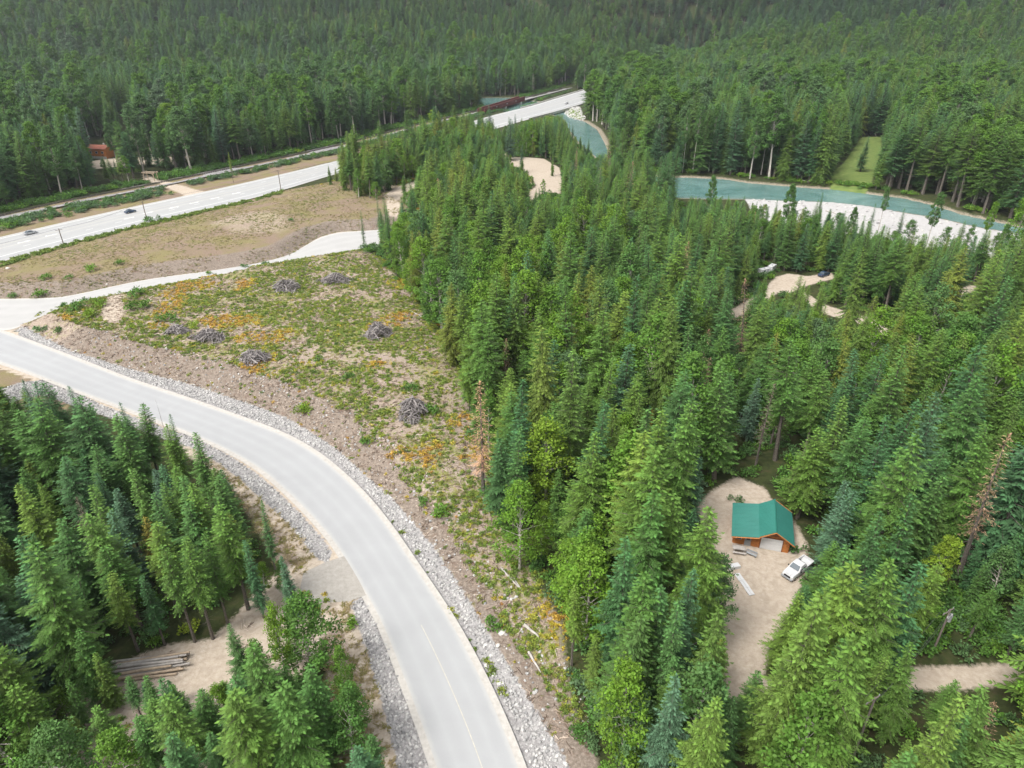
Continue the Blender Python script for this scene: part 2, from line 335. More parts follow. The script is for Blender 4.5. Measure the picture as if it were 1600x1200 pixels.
def asphalt(name, base, dusty=.3):
    t = NT(name)
    n1 = t.noise(.22, 4, dist=.6); n2 = t.noise(14, 3); u = t.attr('across')
    tracks = t.math('ABSOLUTE', t.math('SINE', t.math('MULTIPLY', u, 12.57)))
    k = t.math('ADD', t.mr(n1, .3, .7, .965, 1.03), t.math('MULTIPLY', t.math('SUBTRACT', n2, .5), .12))
    k = t.math('ADD', k, t.math('MULTIPLY', tracks, -.05))
    cc = t.n('ShaderNodeVectorMath', operation='SCALE'); cc.inputs[0].default_value = base; t.l(k, cc.inputs['Scale'])
    edge = t.mr(t.math('ADD', t.math('ABSOLUTE', t.math('SUBTRACT', u, .5)), t.math('MULTIPLY', t.math('SUBTRACT', t.noise(.8, 5), .5), .08)), .43, .5, 0, dusty)
    col = t.mix(edge, cc.outputs[0], (.55, .52, .47))
    crack = t.mr(t.vor(.16, out='Distance', feat='DISTANCE_TO_EDGE'), 0, .004, .75, 1)
    return t.finish(t.mix(1.0, col, t.n('ShaderNodeCombineColor').outputs[0] if False else col, 'MIX'), .88, t.bump(n2, .2, .01), 0, .25)
M['asphalt'] = asphalt('worn_asphalt', (.355, .358, .36))
M['highway'] = asphalt('highway_asphalt', (.36, .36, .355), .45)
M['track'] = asphalt('gravel_track', (.40, .392, .38), .6)
t = NT('sandy_verge'); M['verge'] = t.finish(t.ramp(t.noise(1.6, 6, rough=.7), [(.3, (.36, .335, .30)), (.6, (.47, .445, .41)), (.8, (.55, .53, .50))]), .95)
t = NT('apron_gravel'); M['apron'] = t.finish(t.ramp(t.noise(1.3, 6, rough=.75), [(.3, (.27, .25, .22)), (.7, (.39, .365, .33))]), .95)
t = NT('ballast'); M['ballast'] = t.finish(t.ramp(t.noise(.8, 6, rough=.7), [(.3, (.16, .15, .15)), (.7, (.34, .33, .32))]), .95)
t = NT('river_water')
fl = t.noise(.06, 4, dist=1.0); sh = t.attr('shallow')
wc = t.mix(t.mr(fl, .35, .65), (.085, .185, .172), (.150, .262, .245)); wc = t.mix(sh, wc, (.27, .235, .185))
M['water'] = t.finish(wc, .12, t.bump(t.noise(.7, 6, rough=.68, dist=.8), .5, .35), 0, .5)
M['white'] = simple('white_paint', (.58, .58, .58), .35, .04, 2, spec=.5)
M['line'] = simple('worn_line_paint', (.66, .66, .64), .7, .1, 2)
M['yline'] = simple('worn_yellow_paint', (.46, .43, .36), .7, .15, 2)
M['teal'] = simple('green_roof_metal', (.042, .200, .162), .30, .06, .6, spec=.6)
M['tealtrim'] = simple('green_roof_trim', (.025, .16, .12), .45, .05, 2)
M['cedarwall'] = simple('stained_cedar_siding', (.44, .165, .045), .6, .22, 4)
M['cedarwall2'] = simple('dark_stained_timber', (.22, .08, .03), .6, .2, 4)
M['glass'] = simple('window_glass', (.05, .07, .085), .08, .05, 2, spec=.8)
M['grey'] = simple('grey_metal', (.30, .31, .32), .5, .1, 3)
M['black'] = simple('black_rubber', (.018, .018, .02), .7, .1, 5)
M['silver'] = simple('silver_car_paint', (.42, .43, .44), .3, .03, 2, metal=.4, spec=.5)
M['navy'] = simple('dark_blue_car_paint', (.03, .055, .10), .25, .05, 2, spec=.6)
M['chrome'] = simple('chrome', (.6, .6, .6), .2, .03, 2, metal=1)
M['lamp'] = simple('headlamp_glass', (.75, .75, .72), .15, .02, 2, spec=.8)
M['red'] = simple('tail_lamp_red', (.35, .02, .02), .3, .05, 2)
M['rust'] = simple('rusty_red_steel', (.15, .05, .045), .7, .3, 1.2)
M['railsteel'] = simple('dark_creosoted_timber', (.075, .062, .055), .8, .2, 1)
M['conc'] = simple('concrete', (.46, .45, .42), .85, .12, .7)
M['pole'] = simple('weathered_pole_wood', (.20, .17, .145), .85, .2, 2)
M['log'] = simple('peeled_log', (.42, .33, .24), .8, .25, 1.5)
M['greylog'] = simple('silvered_log', (.40, .37, .34), .85, .25, 1.5)
M['wire'] = simple('wire', (.09, .09, .09), .6, .05, 2)
M['brownroof'] = simple('brown_shingle', (.16, .10, .075), .8, .25, 2)
M['paleroof'] = simple('pale_metal_roof', (.55, .55, .54), .5, .1, 1)
M['redroof'] = simple('red_brown_roof', (.30, .10, .06), .7, .15, 1)
M['dirtstone'] = simple('pale_stone', (.60, .57, .53), .85, .15, 2)
M['shedteal'] = simple('dark_teal_tarp', (.012, .13, .13), .6, .1, 2)

# ------------------------------------------------------------------ the ground
def axis(segs):
    out = [segs[0][0]]
    for a, b, s in segs:
        n = max(1, int(round((b - a) / s))); out += list(np.linspace(a, b, n + 1)[1:])
    return np.array(out)
gx = axis([(-2600, -700, 40), (-700, -260, 11), (-260, -100, 2.6), (-100, 100, .85), (100, 300, 2.6), (300, 700, 11), (700, 2600, 40)])
gy = axis([(-300, 20, 16), (20, 36, 2), (36, 170, .85), (170, 420, 1.7), (420, 760, 5), (760, 1500, 14), (1500, 3400, 40)])
X, Y = np.meshgrid(gx, gy); Z = terrain(X, Y)
nx, ny = len(gx), len(gy)
idx = np.arange(nx * ny).reshape(ny, nx)
quads = np.stack([idx[:-1, :-1].ravel(), idx[:-1, 1:].ravel(), idx[1:, 1:].ravel(), idx[1:, :-1].ravel()], 1)
gm = mesh_of('ground', np.stack([X.ravel(), Y.ravel(), Z.ravel()], 1), quads, M['ground'], smooth=True)
x, y = X.ravel(), Y.ravel()
w_fedge = PP([(560, 394), (600, 420), (632, 460), (660, 500), (692, 545), (716, 600), (740, 680), (757, 770), (787, 830), (830, 900), (868, 960), (878, 1049), (905, 1200), (925, 1290)], 1.5)
w_clear = np.vstack([w_ripR[:-1], w_fedge[::-1], w_trkL[3:12][::-1]])
m_clear = sm(-2.5, 1.0, sdf(x, y, w_clear))
w_leftclear = PP([(300, 700), (377, 750), (412, 782), (450, 817), (490, 867), (480, 900), (440, 900), (415, 850), (380, 790), (330, 735)])
m_clear = np.maximum(m_clear, sm(-1, 1, sdf(x, y, w_leftclear)))
w_lowclear = PP([(520, 935), (548, 942), (562, 982), (582, 1047), (600, 1110), (622, 1200), (640, 1290), (520, 1290), (500, 1150), (510, 1050), (505, 980)])
m_clear = np.maximum(m_clear, sm(-1, 1, sdf(x, y, w_lowclear)))
w_pathclear = PP([(520, 285), (560, 290), (600, 280), (700, 260), (760, 250), (830, 270), (850, 320), (790, 330), (700, 320), (640, 345), (600, 370), (560, 350)])
m_clear = np.maximum(m_clear, .8 * sm(-3, 3, sdf(x, y, w_pathclear)))
m_field = sm(-2, 1, sdf(x, y, w_fieldP)); m_field = np.maximum(m_field, .8 * sm(-1, 3, sdf(x, y, np.vstack([w_hwT[:12], w_rail[:12][::-1]]))))
m_field = np.maximum(m_field, sm(9, 3, pdist(x, y, w_hwT[:9])) * (y < 480))
w_leftfield = PP([(-100, 570), (0, 572), (60, 592), (30, 600), (0, 606), (-100, 600)]); m_field = np.maximum(m_field, sm(-.6, .6, sdf(x, y, w_leftfield)))
w_dryL = PP([(40, 615), (75, 600), (110, 625), (100, 660), (0, 690), (0, 640)]); m_field = np.maximum(m_field, sm(-1, 1, sdf(x, y, w_dryL)))
dR = pdist(x, y, w_ripR[2:-1]); inK = inside(x, y, KN)
bw = 3.0 + 3.4 * sm(88, 125, y) + 2.6 * (fbm(x, y, 9) - .5)
m_bank = np.where(inK, sm(bw + 1.6, bw, dR), 0) * sm(36, 48, y)
m_bank = np.maximum(m_bank, np.where(sdf(x, y, w_fieldP) > 0, sm(9.5, 6, pdist(x, y, w_trkU[1:])), 0))
m_bank = np.maximum(m_bank, .9 * sm(-.5, 1, sdf(x, y, PP([(330, 1000), (365, 965), (390, 935), (420, 905), (440, 920), (400, 990), (340, 1030), (240, 1050), (230, 1025)]))))
dRR = sdf(x, y, w_ripr_poly); 
m_sand = np.zeros_like(x)
for pl in [w_lot, w_apron, w_drive, w_dirtL] + w_tracks + [w_trk]: m_sand = np.maximum(m_sand, sm(-1.5, 1.6, sdf(x, y, pl)))
m_sand = np.maximum(m_sand, sm(-.5, .8, sdf(x, y, PP([(160, 500), (172, 466), (190, 464), (198, 500), (186, 516), (165, 512)], 1.2))))
m_bare = sm(-6, 5, sdf(x, y, PP([(320, 350), (370, 328), (440, 330), (470, 345), (440, 368), (350, 370)], 2)) + 7 * (fbm(x, y, 8) - .5)); m_sand = np.maximum(m_sand, .46 * m_bare)
m_sand = np.maximum(m_sand, sm(-.7, .3, sdf(x, y, w_road)))
m_stone = np.zeros_like(x)
for pl in w_rips: m_stone = np.maximum(m_stone, sm(-.6, .5, sdf(x, y, pl)))
m_sand = np.maximum(m_sand, sm(-2.6, -1.6, sdf(x, y, w_road)))
m_sand = np.maximum(m_sand, np.where(y < 140, .75 * sm(-3.2, -1.5, np.maximum.reduce([sdf(x, y, pl) for pl in w_rips[1:3]])), 0))
m_sand = np.maximum(m_sand, np.where(y < 900, .52 * sm(-5, -1, sdf(x, y, w_river)), 0))
m_mead = np.zeros_like(x)
for pl in w_meadow: m_mead = np.maximum(m_mead, sm(-2, 2, sdf(x, y, pl)))
m_barr = sm(-2, 1.5, sdf(x, y, w_bar))
for nm, ch in (('mask_a', (m_clear, m_field, m_bank)), ('mask_b', (m_sand, m_mead, m_barr))):
    at = gm.attributes.new(nm, 'FLOAT_COLOR', 'POINT')
    at.data.foreach_set('color', np.stack([*ch, np.ones_like(x)], 1).astype(np.float32).ravel())
at = gm.attributes.new('mask_c', 'FLOAT', 'POINT'); at.data.foreach_set('value', m_stone.astype(np.float32))
tag(obj('ground', gm), 'valley ground of forest soil, cleared knoll and dry field', kind='structure')

def resample(a, b, step):
    a = np.asarray(a); b = np.asarray(b)
    def tt(l): d = np.r_[0, np.cumsum(np.hypot(*np.diff(l, axis=0).T))]; return d / d[-1], d[-1]
    ta, La = tt(a); tb, Lb = tt(b); n = max(4, int(max(La, Lb) / step)); s = np.linspace(0, 1, n + 1)
    def sp(t, l):
        # Catmull-like smoothing: interpolate then average
        q = np.stack([np.interp(s, t, l[:, k]) for k in (0, 1)], 1); k = max(1, int(len(s) / len(l) * .9))
        pad = np.vstack([2 * q[0] - q[k:0:-1], q, 2 * q[-1] - q[-2:-k - 2:-1]]); ker = np.hanning(2 * k + 3)[1:-1]; ker /= ker.sum()
        return np.stack([np.convolve(pad[:, c], ker, 'valid') for c in (0, 1)], 1)[:n + 1]
    return sp(ta, a), sp(tb, b)
def ribbon(name, a, b, z, mat, step=1.5, across=6, us=(0, 1), parent=None, zf=None, ab=None, ends=(0, 1)):
    A, B = ab if ab is not None else resample(a, b, step)
    n0, n1 = int(ends[0] * (len(A) - 1)), int(ends[1] * (len(A) - 1)) + 1
    A, B = A[n0:n1], B[n0:n1]
    u = np.linspace(us[0], us[1], across + 1)
    V = A[:, None] * (1 - u)[None, :, None] + B[:, None] * u[None, :, None]
    zz = np.full(V.shape[:2], z) if zf is None else zf(V[..., 0], V[..., 1]) + z
    v = np.concatenate([V, zz[..., None]], 2).reshape(-1, 3); n, m = V.shape[:2]
    i = np.arange(n * m).reshape(n, m)
    f = np.stack([i[:-1, :-1].ravel(), i[:-1, 1:].ravel(), i[1:, 1:].ravel(), i[1:, :-1].ravel()], 1)
    me = mesh_of(name, v, f, mat, smooth=True)
    at = me.attributes.new('across', 'FLOAT', 'POINT'); at.data.foreach_set('value', np.tile(u, n).astype(np.float32))
    if me.polygons[0].normal.z < 0: me.flip_normals()
    return obj(name, me, parent)
rA, rB = resample(w_RR, w_RL, 1.2)
tag(ribbon('road', 0, 0, .03, M['asphalt'], ab=(rA, rB), across=8), 'pale grey local road curving past the cleared knoll', kind='structure')
def offset(l, d):
    tn = np.gradient(l, axis=0); tn /= np.linalg.norm(tn, axis=1)[:, None]; return l + np.stack([-tn[:, 1], tn[:, 0]], 1) * d
kf = 9
tag(ribbon('road_shoulder', 0, 0, -.005, M['verge'], ab=(offset(rA, 0.9)[kf:], rA[kf:] * .97 + rB[kf:] * .03), across=3), 'sandy strip between the road and the stone ditch', kind='structure')
tag(ribbon('road_shoulder', 0, 0, -.005, M['verge'], ab=(rA * .03 + rB * .97, offset(rB, -.8)), across=3), 'sandy strip along the outer side of the local road', kind='structure')
tag(ribbon('road_marking', 0, 0, .036, M['yline'], ab=(rA, rB), us=(.440, .452), across=1, ends=(.855, 1)), 'faint yellow centre line of the local road', kind='structure')
tag(ribbon('gravel_track', w_trkU, w_trkL, -.01, M['track'], 2, 6), 'pale gravel side road climbing behind the knoll', kind='structure')
# driveway apron
am = mesh_of('driveway_apron', [(p[0], p[1], .012) for p in w_apron], [tuple(range(len(w_apron)))], M['apron'])
am.update(); (am.flip_normals() if am.polygons[0].normal.z < 0 else None)
tag(obj('driveway_apron', am), 'grey gravel apron joining the dirt lot to the road', kind='structure')
# highway
hA, hB = resample(w_hwT, w_hwB, 4)
def hz(x, y): return .05 + 0 * x
tag(ribbon('highway', 0, 0, .05, M['highway'], ab=(hA, hB), across=8), 'wide pale highway running diagonally across the valley', kind='structure')
for nm, us, mt, lb in (('edge_line', (.075, .087), 'line', 'white edge line on the rail side of the highway'), ('edge_line', (.79, .802), 'line', 'white edge line on the field side of the highway'),
                       ('centre_line', (.345, .356), 'yline', 'yellow line on the rail side of the turning lane'), ('centre_line', (.475, .486), 'yline', 'yellow line on the field side of the turning lane'),
                       ('shoulder_seam', (.835, .85), 'grey', 'dark seam along the field side shoulder of the highway')):
    tag(ribbon(nm, 0, 0, .056, M[mt], ab=(hA, hB), us=us, across=1, ends=(0, .72)), lb, kind='structure')
mb = MB()
for u in (.21, .62):
    for i in range(2, int(len(hA) * .72), 3):
        p = hA[i] * (1 - u) + hB[i] * u; q = hA[i + 1] * (1 - u) + hB[i + 1] * u; q = p + (q - p) * .7
        d = (q - p) / np.linalg.norm(q - p); nn = np.array([-d[1], d[0]]) * .13
        mb.add([(*(p - nn), .057), (*(p + nn), .057), (*(q + nn), .057), (*(q - nn), .057)], [(0, 1, 2, 3)])
tag(mb.build('lane_dashes', M['line']), 'dashed white lane lines of the highway', kind='stuff')
hdir = lambda p: (lambda i: (hA[min(i + 1, len(hA) - 1)] - hA[i]) / np.linalg.norm(hA[min(i + 1, len(hA) - 1)] - hA[i]))(int(np.argmin(np.hypot(*(hA - p).T))))
arrows = [(38, 378, 1), (81, 367.5, 1), (201, 341, -1), (232, 332.5, 1), (271, 324.5, -1), (304, 317, 1), (335, 310, -1), (370, 302, 1)]
for k, (ax, ay, s) in enumerate(arrows):
    p = np.array(P(ax, ay)); d = hdir(p) * s; a = math.atan2(d[1], d[0]); mb = MB()
    mb.add([(-2.2, -.22, 0), (.5, -.22, 0), (.5, .22, 0), (-2.2, .22, 0)], [(0, 1, 2, 3)]); mb.add([(.5, -.7, 0), (2.3, 0, 0), (.5, .7, 0)], [(0, 1, 2)])
    mb.add([(-2.2, .22, 0), (-1.7, .22, 0), (-1.0, 1.0, 0), (-1.6, 1.0, 0)], [(0, 1, 2, 3)])
    tag(mb.build('lane_arrow', M['line'], None, (p[0], p[1], .058), (0, 0, a)), f'painted white turn arrow on the highway, {["first","second","third","fourth","fifth","sixth","seventh","eighth"][k]} one counting from the silver car', 'road arrow', 'turn arrows painted on the highway')

# railway
rl = w_rail; rA2, rB2 = resample(rl, rl, 4); 
tag(ribbon('rail_bed', 0, 0, .86, M['ballast'], ab=(offset(rA2, 3.2), offset(rA2, -6.5)), across=4), 'grey ballast bed and service strip of the railway', kind='structure')
rt = empty('railway_track', (*rA2[0], .9), 0, 'brown railway track on grey ballast behind the highway', 'railway track')
rt.location = (0, 0, 0)
for s in (-1, 1):
    mb = MB(); L = offset(rA2, s * .75 + .3); mb.tube([(p[0], p[1], 1.12) for p in L], .11, 4); mb.build('rail', M['railsteel'], rt)
mb = MB(); T = offset(rA2, .3); cum = np.r_[0, np.cumsum(np.hypot(*np.diff(T, axis=0).T))]
for d in np.arange(0, cum[-1], 1.3):
    c = np.array([np.interp(d, cum, T[:, k]) for k in (0, 1)]); c2 = np.array([np.interp(d + .5, cum, T[:, k]) for k in (0, 1)]); a = math.atan2(*(c2 - c)[::-1])
    mb.box((0, 0, 0), (.35, 2.7, .16), Matrix.Translation((c[0], c[1], .97)) @ Matrix.Rotation(a, 4, 'Z'))
tag(mb.build('sleeper_row', M['railsteel'], rt), kind='stuff')
# old second line, a row of dark ties laid beside the track
# river
def water_sheet():
    xs = np.arange(w_river[:, 0].min() - 8, w_river[:, 0].max() + 8, 3.0); ys = np.arange(w_river[:, 1].min() - 8, w_river[:, 1].max() + 8, 3.0)
    XX, YY = np.meshgrid(xs, ys); keep = sdf(XX, YY, w_river) > -4.2
    ii = -np.ones(XX.shape, int); ii[keep] = np.arange(keep.sum())
    f = np.stack([ii[:-1, :-1].ravel(), ii[:-1, 1:].ravel(), ii[1:, 1:].ravel(), ii[1:, :-1].ravel()], 1); f = f[(f >= 0).all(1)]
    xx, yy = XX[keep], YY[keep]
    me = mesh_of('river', np.stack([xx, yy, np.full_like(xx, -1.42)], 1), f, M['water'], smooth=True)
    a = me.attributes.new('shallow', 'FLOAT', 'POINT')
    sh = sm(-14, -1, -pdist(xx, yy, PP([(1040, 311), (1165, 313)]))) * sm(125, 95, xx) * .9 + .35 * sm(-4, 1.5, sdf(xx, yy, w_bar))
    a.data.foreach_set('value', np.clip(sh * (.5 + fbm(xx, yy, 12)), 0, .95).astype(np.float32)); return me
tag(obj('river', water_sheet()), 'teal river bending past a white gravel bar', kind='structure')

# ------------------------------------------------------------------ trees: every twig is a small bent leaf of needles on a real branch
def norm(a): return a / (np.linalg.norm(a, axis=-1, keepdims=True) + 1e-9)
def kites(base, d, up, L, W, droop, r):
    """leaf-sized bent kites: base point, direction, up, length, width, sag"""
    side = norm(np.cross(d, up)); mid = base + d * (L * .36)[:, None]
    tip = base + d * L[:, None] - up * (droop * L)[:, None]
    low = up * (W * .35)[:, None]
    l = mid - side * (W / 2)[:, None] - low; rr = mid + side * (W / 2)[:, None] - low
    v = np.stack([base, l, tip, rr], 1).reshape(-1, 3); n = len(base); i = np.arange(n)[:, None] * 4
    return v, np.concatenate([i, i + 1, i + 2, i + 3], 1)
def trunk_arrays(h, r, bend, r0=5, dead=0, rs=None, n=5, seg=7):
    z = np.linspace(0, h, seg); a = np.linspace(0, 2 * np.pi, n, endpoint=False); v = []
    for k, zz in enumerate(z):
        rad = r * (1 - .93 * zz / h) * (1.25 if k == 0 else 1); cx, cyy = bend[0] * (zz / h) ** 2, bend[1] * (zz / h) ** 2
        v.append(np.stack([cx + np.cos(a) * rad, cyy + np.sin(a) * rad, np.full(n, zz - (.8 if k == 0 else 0))], 1))
    v = np.concatenate(v); f = [(k * n + i, k * n + (i + 1) % n, (k + 1) * n + (i + 1) % n, (k + 1) * n + i) for k in range(seg - 1) for i in range(n)]
    return v, np.array(f)
def conifer(seed, h=20., Rm=2.2, cs=.12, nb=200, style='spruce', gaps=.12, dens=1.0, curve=.8, fine=True):
    g = np.random.default_rng(seed); bend = g.normal(0, .25, 2)
    tv, tf = trunk_arrays(h * .985, .011 * h + .05, bend)
    V, Fc, TW = [], [], []; SV, SF = [], []; nv = 0; sn = 0
    droop0 = {'spruce': .12, 'fir': .22, 'cedar': .38, 'dead': .3}[style]
    clump = g.random(64)
    for i in range(nb):
        t = ((i + g.random() * .8) / nb) ** .92                    # 0 top .. 1 crown base
        z = h * (1 - t * (1 - cs)) * .992
        prof = (t ** curve) * (1 - .28 * max(0, (t - .72) / .28) ** 1.5)
        if style == 'cedar': prof = min(1, (t * 1.25) ** .75) * (1 - .35 * max(0, (t - .6) / .4))
        az = i * 2.39996 + g.normal(0, .35)
        lump = .60 + .80 * vnoise(z * .55 + seed * 7.1, (az % 6.283) * 1.1 + seed)
        L = Rm * prof * lump * g.uniform(.78, 1.18) + .22
        if g.random() < gaps * (.4 + t): L *= g.uniform(.35, .7)
        el = (1 - t) * 1.0 - droop0 * (t * 1.6) + g.normal(0, .09)   # radians above the horizon
        d0 = np.array([math.cos(az) * math.cos(el), math.sin(az) * math.cos(el), math.sin(el)])
        c = np.array([bend[0] * (z / h) ** 2, bend[1] * (z / h) ** 2, z])
        n = max(4, int(L / .118 * dens)); s = np.linspace(.12, 1, n) + g.normal(0, .015, n)
        sag = (droop0 * 1.1) * (s ** 1.6) * L; lift = (.22 if style != 'cedar' else .02) * L * np.maximum(0, s - .62) ** 1.3
        pts = c + d0 * (s * L)[:, None]; pts[:, 2] += lift - sag
        sd_ = np.where(np.arange(n) % 2 == 0, 1, -1)
        out = np.array([math.cos(az), math.sin(az), 0]); sidev = np.array([-math.sin(az), math.cos(az), 0])
        ang = g.uniform(.55, 1.05, n)
        d = out * np.cos(ang)[:, None] + sidev * (np.sin(ang) * sd_)[:, None]
        hang = {'spruce': -.12, 'fir': -.2, 'cedar': -.75, 'dead': -.5}[style]
        d = norm(d + np.array([0, 0, 1]) * (hang + g.normal(0, .16, n))[:, None])
        tl = (.24 + .30 * (1 - s) * min(L, 2.6)) * g.uniform(.65, 1.35, n) * (.8 + .35 * min(1, L / 1.5))
        if style == 'dead': tl *= .7
        elif fine: tl *= .84
        up = norm(np.array([0, 0, 1]) + g.normal(0, .22, (n, 3)))
        wd = tl * {'spruce': .36, 'fir': .36, 'cedar': .38, 'dead': .2}[style]
        br = np.clip(clump[int(z * 2.1 + (az % 6.28) * 2) % 64] * .55 + g.random(n) * .45, 0, 1)
        if fine:          # a spray of small needle tufts along each twig
            q = norm(np.cross(d, up)); bb, dd, ll, tt = [], [], [], []
            for s0, an, lf in ((.08, .75, .50), (.22, -.75, .50), (.42, .65, .44), (.58, -.65, .40), (.66, .06, .50)):
                bb.append(pts + d * (tl * s0)[:, None] - up * (.10 * s0 * tl)[:, None]); dd.append(norm(d * math.cos(an) + q * math.sin(an) + g.normal(0, .10, (n, 3)))); ll.append(tl * lf * g.uniform(.8, 1.25, n)); tt.append(np.clip(br + g.normal(0, .1, n), 0, 1))
            bb, dd, ll, tt = np.concatenate(bb), np.concatenate(dd), np.concatenate(ll), np.concatenate(tt)
            v, f = kites(bb, dd, np.tile(up, (5, 1)), ll, ll * {'spruce': .32, 'fir': .30, 'cedar': .38, 'dead': .2}[style], np.full(len(bb), .16 if style != 'cedar' else .35), g)
        else:
            tt = br; v, f = kites(pts, d, up, tl, wd, np.full(n, .18 if style != 'cedar' else .35), g)
        V.append(v); Fc.append(f + nv); nv += len(v); TW.append(tt)
        # the tip spray
        v, f = kites(pts[-1:], norm(out + np.array([0, 0, .05]))[None], np.array([[0, 0, 1.]]), np.array([.42]), np.array([.24 if style != 'dead' else .07]), np.array([.2]), g)
        V.append(v); Fc.append(f + nv); nv += 4; TW.append(np.array([min(1, br.mean() + .2)]))
        # limb
        if t > .25 and i % 2 == 0:
            e = pts[-1]; w0 = .028 + .012 * L
            sv = np.array([c + sidev * w0, c - sidev * w0, c + [0, 0, w0 * 1.6], e]); SV.append(sv); SF.append(np.array([[0, 1, 3, 3], [1, 2, 3, 3], [2, 0, 3, 3]]) + sn); sn += 4
    # leader
    topc = np.array([bend[0], bend[1], h * .97]); az = g.uniform(0, 6.28, 10)
    d = norm(np.stack([np.cos(az) * .5, np.sin(az) * .5, np.full(10, .9)], 1)); b = topc + np.stack([0 * az, 0 * az, g.uniform(-.3, .5, 10)], 1)
    v, f = kites(b, d, norm(np.cross(d, [[.3, .8, .1]])), np.full(10, .45), np.full(10, .16), np.full(10, .05), g); V.append(v); Fc.append(f + nv); nv += len(v); TW.append(np.full(10, .7))
    # bare stubs under the crown
    ns = int(14 * (1 + cs * 3))
    for k in range(ns):
        z = g.uniform(.12, max(cs, .2) + .12) * h; az = g.uniform(0, 6.28); L = g.uniform(.4, 1.5)
        c = np.array([0, 0, z]); e = c + [math.cos(az) * L, math.sin(az) * L, -.15 * L]; sv = np.array([c + [0, 0, .04], c - [0, 0, .04], c + [-math.sin(az) * .04, math.cos(az) * .04, 0], e])
        SV.append(sv); SF.append(np.array([[0, 1, 3, 3], [1, 2, 3, 3], [2, 0, 3, 3]]) + sn); sn += 4
    V = np.concatenate(V); Fc = np.concatenate(Fc); TW = np.concatenate(TW)
    return V, Fc, TW, tv, tf, np.concatenate(SV), np.concatenate(SF)[:, :3]
def broadleaf(seed, h=14., Rm=3.2, cs=.3, ncl=52, per=105, lsz=.25, slim=1.0, lean=.3):
    g = np.random.default_rng(seed); bend = g.normal(0, lean, 2)
    tv, tf = trunk_arrays(h * .9, .010 * h + .05, bend)
    V, Fc, TW, SV, SF = [], [], [], [], []; nv = 0; sn = 0
    for k in range(ncl):
        t = (k + .5) / ncl; z = h * (cs + (1 - cs) * (1 - t) ** 1.0) * g.uniform(.94, 1.0)
        zz = (z / h - cs) / (1 - cs); env = max(.12, math.sin(min(1, max(0, 1 - zz) * 1.25) * math.pi / 2) ** .8 * (1 - .4 * max(0, .35 - zz) / .35))
        az = k * 2.39996 + g.normal(0, .4); rr = Rm * env * math.sqrt(g.uniform(.12, 1)) * g.uniform(.75, 1.12)
        c0 = np.array([bend[0] * (z / h) ** 2, bend[1] * (z / h) ** 2, z]); c = c0 + [math.cos(az) * rr, math.sin(az) * rr, 0]
        cr = g.uniform(.55, 1.15) * (.45 + .17 * Rm)
        n = int(per * (cr / .9) ** 1.6 * g.uniform(.7, 1.2)); dv = norm(g.normal(0, 1, (n, 3))); rad = cr * g.random(n) ** .42
        p = c + dv * rad[:, None] * [1, 1, .72 * slim]
        d = norm(g.normal(0, 1, (n, 3)) + dv * .6 + [0, 0, -.15]); up = norm(dv * .7 + g.normal(0, .5, (n, 3)) + [0, 0, .8])
        L = lsz * g.uniform(.7, 1.35, n); v, f = kites(p, d, up, L, L * .8, np.full(n, .2), g)
        V.append(v); Fc.append(f + nv); nv += len(v); TW.append(np.clip(g.random() * .5 + g.random(n) * .5, 0, 1))
        b = c0 * [1, 1, .82] if rr > .5 else c0; w0 = .03 + .015 * rr
        sv = np.array([b + [w0, 0, 0], b - [w0, 0, 0], b + [0, w0, 0], c]); SV.append(sv); SF.append(np.array([[0, 1, 3], [1, 2, 3], [2, 0, 3]]) + sn); sn += 4
    return np.concatenate(V), np.concatenate(Fc), np.concatenate(TW), tv, tf, np.concatenate(SV), np.concatenate(SF)
def tree_meshes(nm, arr, crown_mat, bark_mat, bare=False):
    V, Fc, TW, tv, tf, sv, sf = arr
    def put(me, a): at = me.attributes.new('twig', 'FLOAT', 'FACE'); at.data.foreach_set('value', a.astype(np.float32))
    cm = mesh_of(nm + '_crown', V, Fc, crown_mat); put(cm, TW)
    vt = np.concatenate([tv, sv]); ft = [tuple(q) for q in tf] + [tuple(q) for q in (sf + len(tv))]
    tm = mesh_of(nm + '_trunk', vt, ft, bark_mat)
    vj = np.concatenate([V, vt]); fj = [tuple(q) for q in Fc] + [tuple(int(a) + len(V) for a in q) for q in ft]
    jm = mesh_of(nm + '_whole', vj, fj, [crown_mat, bark_mat], [0] * len(Fc) + [1] * len(ft))
    put(jm, np.concatenate([TW, np.full(len(ft), .5)]))
    return cm, tm, jm
KIND = {}
def variants(kind, arrs, cmat, bmat, coarse=None):
    KIND[kind] = [tree_meshes(kind, a, M[cmat], M[bmat]) for a in arrs]
    if coarse: KIND[kind] = [(a[0], a[1], tree_meshes(kind, b, M[cmat], M[bmat])[2]) for a, b in zip(KIND[kind], coarse)]
variants('spruce_tree', [conifer(s, 20, Rm, cs, nb, 'spruce', gp, 1.25, cv) for s, Rm, cs, nb, gp, cv in ((11, 2.3, .10, 235, .12, .80), (12, 2.0, .16, 225, .2, .75), (13, 2.6, .08, 250, .12, .85), (14, 1.75, .2, 200, .3, .7), (15, 2.4, .30, 190, .2, .8))], 'spruce', 'bark', [conifer(s, 20, Rm, cs, nb, 'spruce', gp, 1.0, cv, fine=False) for s, Rm, cs, nb, gp, cv in ((11, 2.3, .10, 235, .12, .80), (12, 2.0, .16, 225, .2, .75), (13, 2.6, .08, 250, .12, .85), (14, 1.75, .2, 200, .3, .7), (15, 2.4, .30, 190, .2, .8))])
